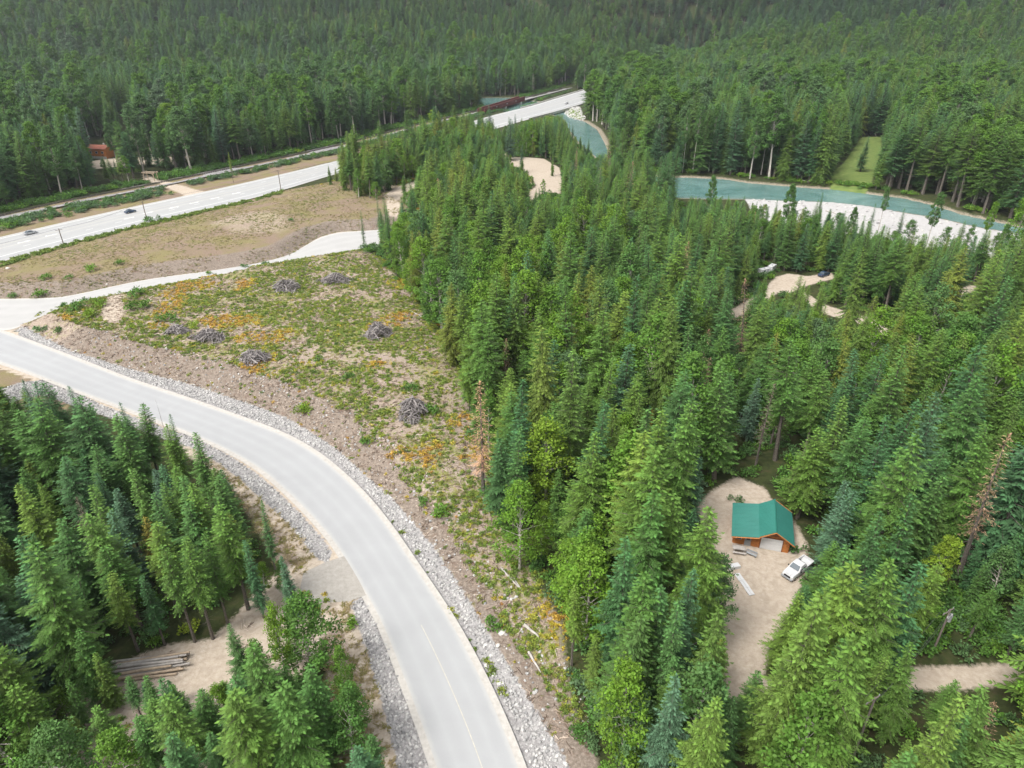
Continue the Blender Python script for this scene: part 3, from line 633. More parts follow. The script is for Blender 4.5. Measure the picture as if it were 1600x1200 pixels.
variants('fir_tree', [conifer(s, 20, Rm, cs, nb, 'fir', gp, 1.3, cv) for s, Rm, cs, nb, gp, cv in ((21, 3.0, .16, 230, .18, .72), (22, 2.6, .34, 190, .2, .66), (23, 3.3, .12, 250, .15, .76), (24, 2.3, .42, 160, .25, .62), (25, 2.9, .25, 205, .3, .7))], 'fir', 'bark', [conifer(s, 20, Rm, cs, nb, 'fir', gp, .95, cv, fine=False) for s, Rm, cs, nb, gp, cv in ((21, 3.0, .16, 230, .18, .72), (22, 2.6, .34, 190, .2, .66), (23, 3.3, .12, 250, .15, .76), (24, 2.3, .42, 160, .25, .62), (25, 2.9, .25, 205, .3, .7))])
variants('cedar_tree', [conifer(s, 20, Rm, cs, nb, 'cedar', gp, 1.05, .75) for s, Rm, cs, nb, gp in ((31, 2.5, .06, 240, .1), (32, 2.1, .1, 220, .15), (33, 2.8, .05, 255, .12))], 'cedar', 'bark', [conifer(s, 20, Rm, cs, nb, 'cedar', gp, 1.05, .75, fine=False) for s, Rm, cs, nb, gp in ((31, 2.5, .06, 240, .1), (32, 2.1, .1, 220, .15), (33, 2.8, .05, 255, .12))])
variants('aspen_tree', [broadleaf(41, 14, 2.7, .22), broadleaf(42, 14, 2.2, .35, 36), broadleaf(43, 14, 3.2, .16, 52), broadleaf(44, 14, 2.4, .12, 44)], 'leaf', 'pbark')
variants('cottonwood_tree', [broadleaf(51, 30, 4.2, .42, 74, 85, .42, 1.2, .8), broadleaf(52, 30, 3.5, .5, 60, 85, .40, 1.3, 1.0), broadleaf(53, 30, 4.6, .34, 84, 85, .42, 1.2, .6)], 'leaf', 'pbark')
variants('dead_tree', [conifer(61, 18, 1.6, .25, 130, 'dead', .3, .9), conifer(62, 18, 1.3, .35, 100, 'dead', .4, .8)], 'dead', 'bark')
BASEH = {'spruce_tree': 20, 'fir_tree': 20, 'cedar_tree': 20, 'aspen_tree': 14, 'cottonwood_tree': 30, 'dead_tree': 18}
RAD = {'spruce_tree': 2.2, 'fir_tree': 2.8, 'cedar_tree': 2.4, 'aspen_tree': 2.6, 'cottonwood_tree': 4.0, 'dead_tree': 1.4}

# ---- where trees stand
T = []        # dict(kind, x, y, h, wide, tone, rot, tilt, var, hero, label)
def hero(bx, by, ty, kind, tone, wide=1.0, var=0, label=None, tilt=(0, 0), tx=None):
    x, y, z = Pz(bx, by); v = (ty - 600) / FPX; ang = PITCH + math.atan(v)
    h = (CAM_H - y * math.tan(ang)) - z
    T.append(dict(kind=kind, x=x, y=y, h=max(2, h), wide=wide, tone=tone, rot=rng.uniform(0, 6.28), tilt=tilt, var=var, hero=True, label=label))
H_ = [
 # lower left grove (base x, base y, top y)
 (305, 1003, 848, 'fir_tree', .55, .9, 3), (216, 1018, 893, 'fir_tree', .8, 1.1, 3), (258, 1008, 900, 'spruce_tree', .35, 1.0, 4), (333, 998, 842, 'fir_tree', .6, 1.0, 3),
 (356, 975, 830, 'fir_tree', .5, .8, 1), (388, 952, 786, 'fir_tree', .6, 1.15, 1), (140, 1075, 852, 'fir_tree', .5, 1.25, 0), (60, 1100, 905, 'spruce_tree', .1, 1.5, 2), (20, 1060, 870, 'spruce_tree', .3, 1.3, 0),
 (412, 965, 842, 'spruce_tree', .25, .9, 1), (462, 968, 868, 'spruce_tree', .12, 1.0, 0), (430, 890, 782, 'spruce_tree', .4, .8, 3), (388, 1080, 975, 'fir_tree', .3, .9, 0),
 (78, 700, 592, 'spruce_tree', .05, 1.0, 0), (147, 715, 602, 'spruce_tree', .15, 1.0, 1), (224, 745, 627, 'spruce_tree', .15, .9, 0), (296, 760, 646, 'spruce_tree', .4, .75, 3), (262, 690, 625, 'dead_tree', .1, .3, 1),
 (490, 1060, 925, 'aspen_tree', .45, 1.2, 2), (452, 1075, 940, 'aspen_tree', .75, .7, 1), (540, 1090, 1010, 'aspen_tree', .6, 1.0, 3), (420, 1120, 1000, 'aspen_tree', .5, .9, 3), (255, 900, 806, 'cedar_tree', .95, 1.2, 0),
 (160, 880, 775, 'dead_tree', .0, 1.0, 0), (40, 935, 830, 'cedar_tree', .6, 1.2, 2), (290, 870, 752, 'fir_tree', .6, 1.0, 0), (100, 850, 755, 'fir_tree', .75, 1.0, 2), (190, 840, 735, 'spruce_tree', .2, 1.0, 2),
 # along the edge of the clearing
 (755, 772, 598, 'dead_tree', 1.0, 1.2, 0), (570, 391, 328, 'spruce_tree', .5, .7, 3), (596, 385, 305, 'spruce_tree', .4, .7, 3), (612, 415, 320, 'spruce_tree', .45, .7, 1),
 (735, 640, 500, 'fir_tree', .75, 1.0, 0), (780, 770, 672, 'spruce_tree', .35, .8, 1), (812, 790, 590, 'spruce_tree', .3, 1.0, 0), (852, 800, 648, 'aspen_tree', .8, 1.3, 0), (845, 880, 780, 'aspen_tree', .75, .9, 0), (812, 890, 752, 'aspen_tree', .7, 1.1, 2),
 (962, 1045, 830, 'spruce_tree', .35, 1.15, 2), (925, 1085, 990, 'cedar_tree', .55, 1.1, 0), (893, 1040, 915, 'fir_tree', .8, .9, 3), (1010, 1030, 925, 'fir_tree', .7, .9, 0),
 # round the yard
 (1074, 1010, 792, 'fir_tree', .66, 1.25, 2), (1104, 1004, 866, 'aspen_tree', .2, .9, 2), (1072, 840, 712, 'spruce_tree', .15, 1.1, 1), (1262, 1105, 878, 'fir_tree', .78, 1.4, 2), (1318, 1110, 880, 'fir_tree', .6, 1.2, 0), (1360, 1085, 875, 'spruce_tree', .3, 1.2, 1),
 (1245, 810, 665, 'fir_tree', .65, 1.4, 0), (1285, 885, 752, 'spruce_tree', .05, 1.3, 1), (1277, 950, 846, 'fir_tree', .5, 1.4, 2), (1438, 962, 836, 'cottonwood_tree', .84, 1.15, 1), (1190, 640, 520, 'cedar_tree', .85, 1.1, 1),
 (1118, 730, 655, 'aspen_tree', 1.0, .5, 1), (1180, 730, 600, 'dead_tree', .0, 1.0, 1), (1010, 725, 640, 'cedar_tree', .95, .9, 1), (1165, 690, 590, 'spruce_tree', .0, 1.2, 0), (1045, 640, 560, 'spruce_tree', .0, .9, 0),
 # far bank with bare pale trunks
 (1066, 273, 170, 'cottonwood_tree', .3, .6, 1), (1082, 270, 160, 'cottonwood_tree', .3, .8, 1), (1107, 268, 160, 'cottonwood_tree', .35, .8, 1), (1171, 282, 172, 'cottonwood_tree', .3, .8, 2), (1189, 273, 165, 'cottonwood_tree', .35, .8, 0),
 (1252, 280, 175, 'cottonwood_tree', .45, .8, 1), (1266, 279, 168, 'cottonwood_tree', .5, .8, 0), (1392, 292, 185, 'fir_tree', .5, 1.3, 3), (1416, 299, 178, 'fir_tree', .5, 1.3, 3), (1466, 308, 175, 'fir_tree', .55, 1.2, 3), (1488, 315, 190, 'spruce_tree', .5, 1.3, 4), (1512, 303, 200, 'fir_tree', .6, 1.3, 3),
 (1344, 268, 213, 'spruce_tree', .3, 1.6, 0), (1130, 280, 215, 'cedar_tree', .35, 1.6, 0), (1222, 283, 205, 'cedar_tree', .45, 1.6, 0), (1345, 1, 1, None, 0, 1, 0),
 # on the near side of the river
 (1443, 398, 298, 'cottonwood_tree', .3, .9, 1), (1372, 360, 292, 'cottonwood_tree', .3, .8, 1), (1224, 378, 285, 'cottonwood_tree', .35, .9, 0), (1106, 360, 272, 'cottonwood_tree', .35, .9, 1), (1048, 330, 228, 'spruce_tree', .5, 1.1, 0),
 (1528, 400, 312, 'cottonwood_tree', .7, .7, 1), (1568, 420, 300, 'aspen_tree', .7, 1.0, 1), (1276, 352, 300, 'spruce_tree', .5, .9, 0), (1502, 412, 350, 'aspen_tree', .4, .9, 1),
 (1182, 374, 322, 'aspen_tree', 0.3, 1.1, 1), (1204, 378, 312, 'spruce_tree', 0.4, 1, 0), (1246, 380, 322, 'aspen_tree', 0.5, 1, 3), (1263, 382, 312, 'fir_tree', 0.5, 1, 0), (1300, 384, 330, 'aspen_tree', 0.3, 1.1, 0), (1322, 390, 322, 'cottonwood_tree', 0.3, 0.8, 2), (1340, 390, 337, 'spruce_tree', 0.5, 1.1, 2), (1352, 388, 318, 'spruce_tree', 0.35, 0.9, 1), (1396, 394, 325, 'spruce_tree', 0.4, 1, 0), (1412, 397, 342, 'aspen_tree', 0.35, 1.2, 2), (1466, 406, 352, 'aspen_tree', 0.4, 1.1, 0), (1488, 410, 345, 'fir_tree', 0.5, 1.1, 1), (1550, 422, 348, 'cottonwood_tree', 0.35, 0.8, 0), (1586, 428, 340, 'aspen_tree', 0.4, 1.2, 2),
 (805, 222, 178, 'spruce_tree', .0, 1.3, 0), (797, 250, 186, 'spruce_tree', .0, 1.5, 2), (765, 228, 164, 'spruce_tree', .1, 1.4, 0), (863, 275, 240, 'cedar_tree', .5, .9, 0), (865, 245, 195, 'spruce_tree', .1, 1.3, 0), (815, 270, 225, 'spruce_tree', .15, 1.0, 0),
 (680, 235, 170, 'aspen_tree', .8, 1.2, 3), (640, 255, 173, 'fir_tree', .5, 1.2, 0), (600, 265, 188, 'fir_tree', .6, 1.0, 1), (552, 290, 205, 'fir_tree', .5, 1.1, 3), (535, 245, 215, 'spruce_tree', .0, 1.2, 0),
 (273, 240, 158, 'aspen_tree', .75, 1.4, 0), (310, 250, 155, 'cottonwood_tree', .25, 1.2, 2), (357, 245, 152, 'cottonwood_tree', .35, 1.1, 2), (225, 270, 160, 'cottonwood_tree', .2, 1.1, 2), (185, 262, 190, 'cottonwood_tree', .2, 1.0, 0), (365, 285, 238, 'fir_tree', 1.0, .6, 3),
]
for a in H_:
    if a[3]: hero(a[0], a[1], a[2], a[3], a[4], a[5], a[6])
PROT = [[(1214, 872), (1256, 866), (1252, 900), (1232, 918), (1212, 912)],  # places the photograph shows open to the sky, seen from the drone
 [(1092, 792), (1110, 770), (1150, 746), (1195, 764), (1210, 790), (1240, 815), (1258, 850), (1250, 880), (1236, 912), (1212, 960), (1200, 1000), (1180, 1035), (1150, 1035), (1132, 1000), (1148, 950), (1142, 900), (1130, 852), (1105, 832)],
 [(880, 188), (915, 190), (935, 205), (948, 235), (930, 240), (905, 232), (895, 215)],
 [(1052, 279), (1090, 281), (1300, 298), (1412, 312), (1506, 338), (1600, 359), (1600, 366), (1534, 356), (1412, 335), (1300, 325), (1245, 322), (1170, 312), (1160, 305), (1052, 305)],
 [(1315, 320), (1420, 340), (1540, 362), (1500, 368), (1400, 356), (1330, 340)],
 [(1302, 290), (1312, 262), (1332, 240), (1348, 216), (1374, 216), (1368, 255), (1356, 290)],
 [(1206, 434), (1228, 428), (1240, 446), (1228, 456), (1210, 452)], [(1256, 430), (1300, 429), (1298, 439), (1264, 444)], [(1143, 490), (1163, 476), (1167, 482), (1148, 495)], [(1298, 480), (1326, 489), (1324, 496), (1298, 488)], [(1372, 501), (1386, 508), (1385, 522), (1373, 520)], [(1495, 462), (1518, 445), (1522, 450), (1503, 464)], [(1185, 419), (1212, 418), (1212, 432), (1185, 432)],
 [(786, 236), (822, 248), (850, 248), (874, 262), (876, 300), (850, 296), (828, 310), (838, 290), (824, 266), (795, 252)],
 [(603, 322), (602, 306), (622, 294), (642, 288), (644, 294), (626, 304), (624, 322)],
 [(775, 180), (850, 158), (905, 151), (905, 163), (872, 174), (820, 188), (775, 202)], [(757, 178), (812, 156), (814, 168), (762, 184)],
 [(0, 371), (100, 347), (250, 314), (400, 282), (528, 252), (528, 268), (440, 297), (300, 333), (100, 382), (0, 411)],
 [(395, 252), (440, 242), (532, 222), (532, 234), (480, 250), (395, 268)], [(258, 284), (330, 270), (400, 255), (400, 264), (270, 292), (282, 303), (262, 302), (222, 278)],
 [(0, 520), (100, 555), (300, 627), (450, 683), (600, 812), (745, 1047), (800, 1200), (690, 1200), (627, 1047), (512, 832), (440, 762), (395, 735), (350, 712), (312, 690), (290, 652), (235, 632), (150, 602), (60, 590), (0, 590)],
 [(385, 752), (440, 765), (475, 797), (520, 862), (560, 900), (560, 930), (600, 1000), (630, 1100), (592, 1060), (560, 985), (548, 945), (500, 930), (500, 885), (478, 866), (445, 822)],
 [(0, 460), (590, 345), (590, 385), (600, 430), (632, 480), (668, 545), (700, 600), (716, 660), (735, 760), (765, 840), (810, 900), (850, 980), (862, 1049), (850, 1049), (300, 620), (0, 520)],
 [(140, 215), (178, 215), (178, 245), (150, 245)], [(195, 175), (206, 180), (200, 210), (190, 205)],
 [(225, 262), (250, 262), (262, 290), (232, 285)], [(1470, 1036), (1600, 1028), (1600, 1050), (1470, 1052)], [(1440, 1030), (1472, 940), (1500, 940), (1492, 990), (1470, 1030)], [(280, 1010), (370, 985), (372, 1040), (330, 1049), (190, 1049), (220, 1030)], [(470, 905), (540, 880), (560, 930), (500, 940)],
 [(200, 362), (360, 320), (440, 300), (520, 285), (560, 330), (590, 350), (400, 410), (100, 440), (0, 450), (0, 415)],
]
PROT = [np.array(p, float) for p in PROT]
def make_zone(poly_px, sp, mix, hgt, tone, zlvl=0.0, keep=.98, world=None, name='', grove=None):
    poly = PP(poly_px, zlvl) if world is None else world
    x0, y0 = poly.min(0); x1, y1 = poly.max(0)
    nxx, nyy = int((x1 - x0) / sp) + 1, int((y1 - y0) / sp) + 1
    XX, YY = np.meshgrid(np.arange(nxx), np.arange(nyy)); n = XX.size
    xx = x0 + (XX.ravel() + rng.uniform(-.38, .38, n) + .5 * (YY.ravel() % 2)) * sp; yy = y0 + (YY.ravel() + rng.uniform(-.38, .38, n)) * sp
    ok = inside(xx, yy, poly) & (rng.random(n) < keep); return xx[ok], yy[ok]
heroxy = np.array([(t['x'], t['y']) for t in T])
river_all = [w_river, w_bar]; open_all = [w_lot, w_trk, w_hw, w_road, w_drive, w_apron] + w_tracks + w_meadow + w_rips
def fill(name, poly_px, sp, kinds, hm, hs_, tone_m, keep=.97, avoid_clear=True, world=None, zl=0.0, wide=1.0, protect=.0, ncol=1.0):
    xx, yy = make_zone(poly_px, sp, 0, 0, 0, zl, keep, world)
    ok = np.ones(len(xx), bool)
    for pl in open_all: ok &= sdf(xx, yy, pl) < -1.0
    for pl in river_all: ok &= sdf(xx, yy, pl) < -4.0
    ok &= pdist(xx, yy, w_rail) > 8
    if avoid_clear:
        ok &= sdf(xx, yy, w_clear) < -.5; ok &= sdf(xx, yy, w_leftclear) < -.5; ok &= sdf(xx, yy, w_lowclear) < 0; ok &= sdf(xx, yy, w_fieldP) < -2
    if len(heroxy):
        d = np.sqrt(((xx[:, None] - heroxy[:, 0]) ** 2 + (yy[:, None] - heroxy[:, 1]) ** 2).min(1)); ok &= d > 2.9
    xx, yy = xx[ok], yy[ok]; zz = terrain(xx, yy); n = len(xx)
    names = list(kinds); cum = np.cumsum([kinds[k] for k in names]); cum = cum / cum[-1]
    patch = fbm(xx + 300, yy, 30, 2); pick = np.clip(.5 + (patch - .5) * 1.4 + rng.uniform(-.5, .5, n), 0, .999)
    ki = np.searchsorted(cum, pick)
    ki = np.minimum(ki, len(names) - 1)
    hh = np.clip(rng.normal(hm, hs_, n), hm * .45, hm * 1.45); small = rng.random(n) < .10; hh[small] *= .62
    tone = np.clip(tone_m + .26 * (fbm(xx, yy + 77, 18, 2) - .5) * 2 + rng.normal(0, .20, n), 0, 1)
    wd = wide * rng.uniform(.85, 1.2, n)
    rad = np.array([RAD[k] for k in names])[ki]
    alive = np.ones(n, bool)
    for j in range(n):
        k = names[ki[j]]
        hj = hh[j] * (.85 if k == 'aspen_tree' else 1.12 if k == 'cottonwood_tree' else 1)
        r = RAD[k] * wd[j] * hj / BASEH[k]
        for attempt in range(3):
            hb = np.tile(np.linspace(.03, 1, 15), 5); ha = np.repeat([0, -1, 1, -.5, .5], 15) * (np.minimum(1, 1.25 * (1 - hb)) * .95 if 'aspen' not in k and 'cotton' not in k else 1.25)
            qx, qy = Q(xx[j] + ha * r, yy[j], zz[j] + hb * hj)
            hit = False
            if qx.max() > -60 and qx.min() < 1660 and qy.min() < 1210:
                for pp in PROT:
                    if qx.max() < pp[:, 0].min() or qx.min() > pp[:, 0].max() or qy.max() < pp[:, 1].min() or qy.min() > pp[:, 1].max(): continue
                    if inside(qx, qy, pp).any(): hit = True; break
            if not hit: break
            if attempt < 2: hj *= .68; r *= .75
        if hit and rng.random() > protect: continue
        T.append(dict(kind=k, x=xx[j], y=yy[j], z=zz[j], h=hj, wide=wd[j], tone=min(tone[j], {'cedar_tree': .80, 'aspen_tree': .72, 'cottonwood_tree': .6}.get(k, .92)), rot=rng.uniform(0, 6.28), tilt=tuple(rng.normal(0, .038, 2)), var=int(rng.integers(0, 99)), hero=False, zone=name))
EV = {'spruce_tree': .35, 'dead_tree': .016, 'fir_tree': .34, 'cedar_tree': .14, 'aspen_tree': .20}
w_F = np.vstack([w_fedge, [(26, 40), (110, 26), (175, 60), (230, 150), (290, 260)], PP([(1760, 440), (1600, 412), (1540, 400), (1440, 385), (1360, 372), (1270, 358), (1200, 350), (1140, 335), (1049, 312), (1010, 300), (960, 272), (925, 240), (890, 215), (870, 200), (835, 205), (800, 222), (800, 330), (700, 345), (640, 372)])])
fill('forest right of the clearing', None, 4.55, EV, 19, 4.8, .55, world=w_F, wide=1.16)
fill('thin wood between the highway and the gravel parking', [(500, 300), (540, 275), (640, 245), (760, 215), (830, 200), (880, 205), (905, 235), (940, 260), (900, 300), (860, 330), (780, 345), (700, 335), (640, 330), (560, 320)], 4.6, {'spruce_tree': .34, 'fir_tree': .26, 'aspen_tree': .34, 'cedar_tree': .06}, 17.5, 3.5, .60, keep=.95, avoid_clear=False, wide=1.4, protect=.45)
w_LL = PP([(-160, 640), (-40, 640), (0, 655), (60, 668), (110, 690), (180, 705), (250, 745), (300, 770), (350, 790), (400, 850), (430, 900), (385, 950), (355, 975), (325, 996), (262, 1004), (217, 1018), (160, 1050), (60, 1130), (-60, 1290), (-400, 1290)])
fill('grove below the road', None, 4.1, {'spruce_tree': .38, 'dead_tree': .012, 'fir_tree': .40, 'cedar_tree': .20}, 15.5, 2.8, .48, world=w_LL, avoid_clear=False, wide=1.38)
fill('grove below the road', [(400, 900), (470, 940), (505, 970), (520, 1049), (560, 1120), (600, 1250), (480, 1290), (380, 1200), (395, 1100), (400, 1020)], 3.4, {'aspen_tree': .55, 'fir_tree': .3, 'spruce_tree': .15}, 9, 2, .6, avoid_clear=False, keep=.92)
fill('grove below the dirt lot', [(60, 1100), (200, 1068), (330, 1062), (420, 1070), (560, 1100), (625, 1290), (-60, 1290)], 3.5, {'fir_tree': .5, 'spruce_tree': .3, 'aspen_tree': .2}, 13, 3, .6, avoid_clear=False, keep=.97, wide=1.3)
fill('roadside wood at the bottom of the slope', [(905, 1049), (925, 1290), (1120, 1290), (1120, 1090)], 4.4, EV, 17, 3, .5)
FARM = {'spruce_tree': .36, 'fir_tree': .28, 'cedar_tree': .14, 'cottonwood_tree': .22}
hwN = w_rail.copy()
fill('wood beyond the railway', None, 6.2, FARM, 25, 4.5, .38, world=np.vstack([w_rail + [-9, 9], [(150, 900), (-640, 900), (-640, 150)]]), avoid_clear=False, wide=1.35, keep=.97)
w_riverN = PP([(935, 150), (918, 186), (940, 203), (952, 222), (965, 245), (1000, 265), (1049, 275), (1090, 278), (1169, 284), (1206, 287), (1300, 294), (1356, 300), (1412, 308), (1459, 318), (1506, 334), (1562, 346), (1600, 355), (1780, 380)])
fill('wood on the far bank of the river', None, 6.0, {'spruce_tree': .36, 'fir_tree': .34, 'cedar_tree': .15, 'cottonwood_tree': .15}, 27, 4.5, .50, world=np.vstack([w_riverN, [(640, 330), (640, 900), (95, 900)]]), avoid_clear=False, wide=1.4)

fill('wood beyond the highway bridge', None, 6.5, FARM, 25, 4, .45, world=np.array([(10., 800.), (75, 770), (240, 700), (330, 905), (-90, 905)]), avoid_clear=False, wide=1.4)
# ---- landmarks that a tree can be found by
LM = [((37, 83), 'green roofed garage'), ((40.5, 76), 'white pickup in the yard'), ((53.5, 61), 'utility pole with the transformer'), (P(755, 772), 'orange dead tree'),
      (P(520, 435), 'brush pile by the turnaround'), (P(590, 518), 'brush pile near the forest edge'), (P(645, 640), 'lowest brush pile'), (P(540, 378), 'end of the paved turnaround'),
      (P(850, 275), 'gravel parking by the river'), (P(1345, 255), 'riverside meadow'), (P(1260, 335), 'white gravel bar'), (P(160, 245), 'orange log house'), (P(236, 274), 'timber gateway'),
      (P(785, 170), 'red rail bridge'), (P(890, 165), 'highway bridge'), (P(1198, 428), 'parked campers'), (P(1375, 512), 'bend of the dirt track'), (P(235, 1040), 'stacked logs'),
      (P(520, 905), 'gravel driveway apron'), (P(1150, 485), 'short stretch of dirt track'), (P(1560, 285), 'pale roofed cabin'), (P(615, 315), 'narrow gravel path'), (P(230, 346), 'dark roadside pole'),
      (P(60, 600), 'road junction verge'), (P(300, 680), 'stone ditch above the grove'), (P(1508, 456), 'hidden patch of bare track'), (P(950, 235), 'river bend'), (P(820, 915), 'fallen logs at the wood edge'), (P(1580, 1050), 'sandy lane in the corner'), (P(1153, 750), 'back of the gravel yard')]
SHORT = ['garage', 'white pickup', 'transformer pole', 'orange dead tree', 'turnaround brush pile', 'round brush pile', 'lowest brush pile', 'paved turnaround', 'gravel parking', 'meadow', 'gravel bar', 'log house', 'timber gateway', 'rail bridge', 'highway bridge', 'campers', 'dirt track bend', 'stacked logs', 'driveway apron', 'short dirt track', 'pale cabin', 'gravel path', 'dark roadside pole', 'road junction', 'stone ditch', 'bare track patch', 'river bend', 'fallen logs', 'sandy lane', 'yard back edge']
ORD = ['first', 'second', 'third', 'fourth', 'fifth', 'sixth', 'seventh', 'eighth', 'ninth', 'tenth', 'eleventh', 'twelfth']
for t_ in T:
    if 'z' not in t_: t_['z'] = float(terrain(np.array([t_['x']]), np.array([t_['y']]))[0])
    qx, qy = Q(t_['x'], t_['y'], t_['z']); ux, uy = Q(t_['x'], t_['y'], t_['z'] + t_['h']); t_['in'] = (-25 < ux < 1625 and -30 < qy and uy < 1215)
    t_['dist'] = math.hypot(t_['x'], t_['y']); t_['size'] = t_['h'] / max(t_['dist'], 1) * (1.6 if t_['hero'] else 1)
    t_.setdefault('zone', '')
CAP = {'spruce_tree': 295, 'fir_tree': 295, 'cedar_tree': 270, 'aspen_tree': 280, 'cottonwood_tree': 160, 'dead_tree': 60}
TONEW = {'spruce_tree': ['blue green', 'deep green', 'mid green', 'yellow green'], 'fir_tree': ['dark green', 'grass green', 'light green', 'yellow green'], 'cedar_tree': ['dark olive', 'olive green', 'golden olive', 'orange tinged'],
         'aspen_tree': ['grey green', 'leaf green', 'bright green', 'lime yellow'], 'cottonwood_tree': ['grey green', 'leaf green', 'bright green', 'yellowing'], 'dead_tree': ['bare grey', 'bare brown', 'brown', 'orange needled']}
NAMEW = {'spruce_tree': 'spruce', 'fir_tree': 'fir', 'cedar_tree': 'cedar', 'aspen_tree': 'leafy tree', 'cottonwood_tree': 'cottonwood', 'dead_tree': 'dead tree'}
def tonew(t): return TONEW[t['kind']][min(3, int(t['tone'] * 4))]
inv = [t for t in T if t['in']]
for k in CAP:
    same = [t for t in inv if t['kind'] == k]
    xy = np.array([(t['x'], t['y']) for t in same]) if same else np.zeros((0, 2))
    best = {}
    for li, (c, ph) in enumerate(LM):
        d = np.hypot(xy[:, 0] - c[0], xy[:, 1] - c[1]); o = np.argsort(d)[:12]
        for rk, j in enumerate(o):
            if d[j] < 60 and (j not in best or rk < best[j][0]): best[j] = (rk, ph)
    for j, t in enumerate(same):
        hw_ = 'tall' if t['h'] > BASEH[k] * 1.08 else 'short' if t['h'] < BASEH[k] * .75 else 'medium'
        if j in best: t['label'] = f"{hw_} {tonew(t)} {NAMEW[k]}, {ORD[best[j][0]]} one out from the {best[j][1]}"
        else:
            dd = sorted((math.hypot(t['x'] - c[0], t['y'] - c[1]), sh) for (c, _), sh in zip(LM, SHORT)); ww = 'slim' if t['wide'] < 1.12 else 'broad'
            t['label'] = f"{hw_} {ww} {tonew(t)} {NAMEW[k]} standing between the {dd[0][1]} and the {dd[1][1]}"
            if len(t['label'].split()) > 16: t['label'] = t['label'].replace(' standing', '')
            if len(t['label'].split()) > 16: t['label'] = t['label'].replace(' ' + ww, '')
single, mass = [], []
for k in CAP:
    same = sorted([t for t in inv if t['kind'] == k], key=lambda t: -t['size']); single += same[:CAP[k]]; mass += same[CAP[k]:]
mass += [t for t in T if not t['in']]
print('TREES', len(T), 'in view', len(inv), {k: sum(1 for t in inv if t['kind'] == k) for k in CAP})
for t in single:
    cm, tm, _ = KIND[t['kind']][t['var'] % len(KIND[t['kind']])]
    s = t['h'] / BASEH[t['kind']]
    g = f"{NAMEW[t['kind']]}s of the valley woods"
    e = empty(t['kind'], (t['x'], t['y'], t['z'] - .1), t['rot'], t['label'], NAMEW[t['kind']] + (' tree' if 'tree' not in NAMEW[t['kind']] else ''), g, tilt=t['tilt'], scale=(s * t['wide'], s * t['wide'], s))
    c = obj('crown', cm, e); c['tone'] = float(t['tone']); obj('trunk', tm, e)

def scatter(name, pts, rot, scl, pick, tone, meshes, label, kind='stuff', parent=None, cat=None):
    """one object: many copies of a few meshes set out on points"""
    pc = bpy.data.collections.new(name + '_shapes')
    for i, me in enumerate(meshes):
        o = bpy.data.objects.new(f'{name}_shape_{i:02d}', me); pc.objects.link(o)
    n = len(pts); me = bpy.data.meshes.new(name); me.vertices.add(n); me.vertices.foreach_set('co', np.asarray(pts, np.float32).ravel())
    scl = np.asarray(scl, np.float32); scl = np.repeat(scl[:, None], 3, 1) if scl.ndim == 1 else scl
    for nm, ty, arr, key in (('rot', 'FLOAT_VECTOR', rot, 'vector'), ('scl', 'FLOAT_VECTOR', scl, 'vector'), ('pick', 'INT', pick, 'value'), ('tone', 'FLOAT', tone, 'value')):
        a = me.attributes.new(nm, ty, 'POINT'); a.data.foreach_set(key, np.asarray(arr, np.int32 if ty == 'INT' else np.float32).ravel())
    o = obj(name, me, parent)
    ng = bpy.data.node_groups.new(name + '_nodes', 'GeometryNodeTree')
    ng.interface.new_socket('Geometry', in_out='INPUT', socket_type='NodeSocketGeometry'); ng.interface.new_socket('Geometry', in_out='OUTPUT', socket_type='NodeSocketGeometry')
    N = ng.nodes.new; L = ng.links.new
    gi, go, mp, ip, ci = N('NodeGroupInput'), N('NodeGroupOutput'), N('GeometryNodeMeshToPoints'), N('GeometryNodeInstanceOnPoints'), N('GeometryNodeCollectionInfo')
    ci.inputs['Collection'].default_value = pc; ci.inputs['Separate Children'].default_value = True; ci.inputs['Reset Children'].default_value = True
    L(gi.outputs[0], mp.inputs[0]); L(mp.outputs[0], ip.inputs['Points']); L(ci.outputs[0], ip.inputs['Instance']); ip.inputs['Pick Instance'].default_value = True
    for nm, ty, sk in (('rot', 'FLOAT_VECTOR', 'Rotation'), ('scl', 'FLOAT_VECTOR', 'Scale'), ('pick', 'INT', 'Instance Index')):
        a = N('GeometryNodeInputNamedAttribute'); a.data_type = ty; a.inputs['Name'].default_value = nm; L(a.outputs[0], ip.inputs[sk])
    L(ip.outputs[0], go.inputs[0])
    md = o.modifiers.new('scatter', 'NODES'); md.node_group = ng
    return tag(o, label, cat, None, kind)
for k in CAP:
    same = [t for t in mass if t['kind'] == k]
    if not same: continue
    s = np.array([t['h'] / BASEH[k] for t in same]); wd = np.array([t['wide'] for t in same])
    scatter(NAMEW[k].replace(' ', '_') + '_woodland', [(t['x'], t['y'], t['z'] - .1) for t in same], [(t['tilt'][0], t['tilt'][1], t['rot']) for t in same], np.stack([s * wd, s * wd, s], 1),
            [t['var'] % len(KIND[k]) for t in same], [t['tone'] for t in same], [j[2] for j in KIND[k]], f'mass of {NAMEW[k]}s filling the valley woods behind the nearer trees')
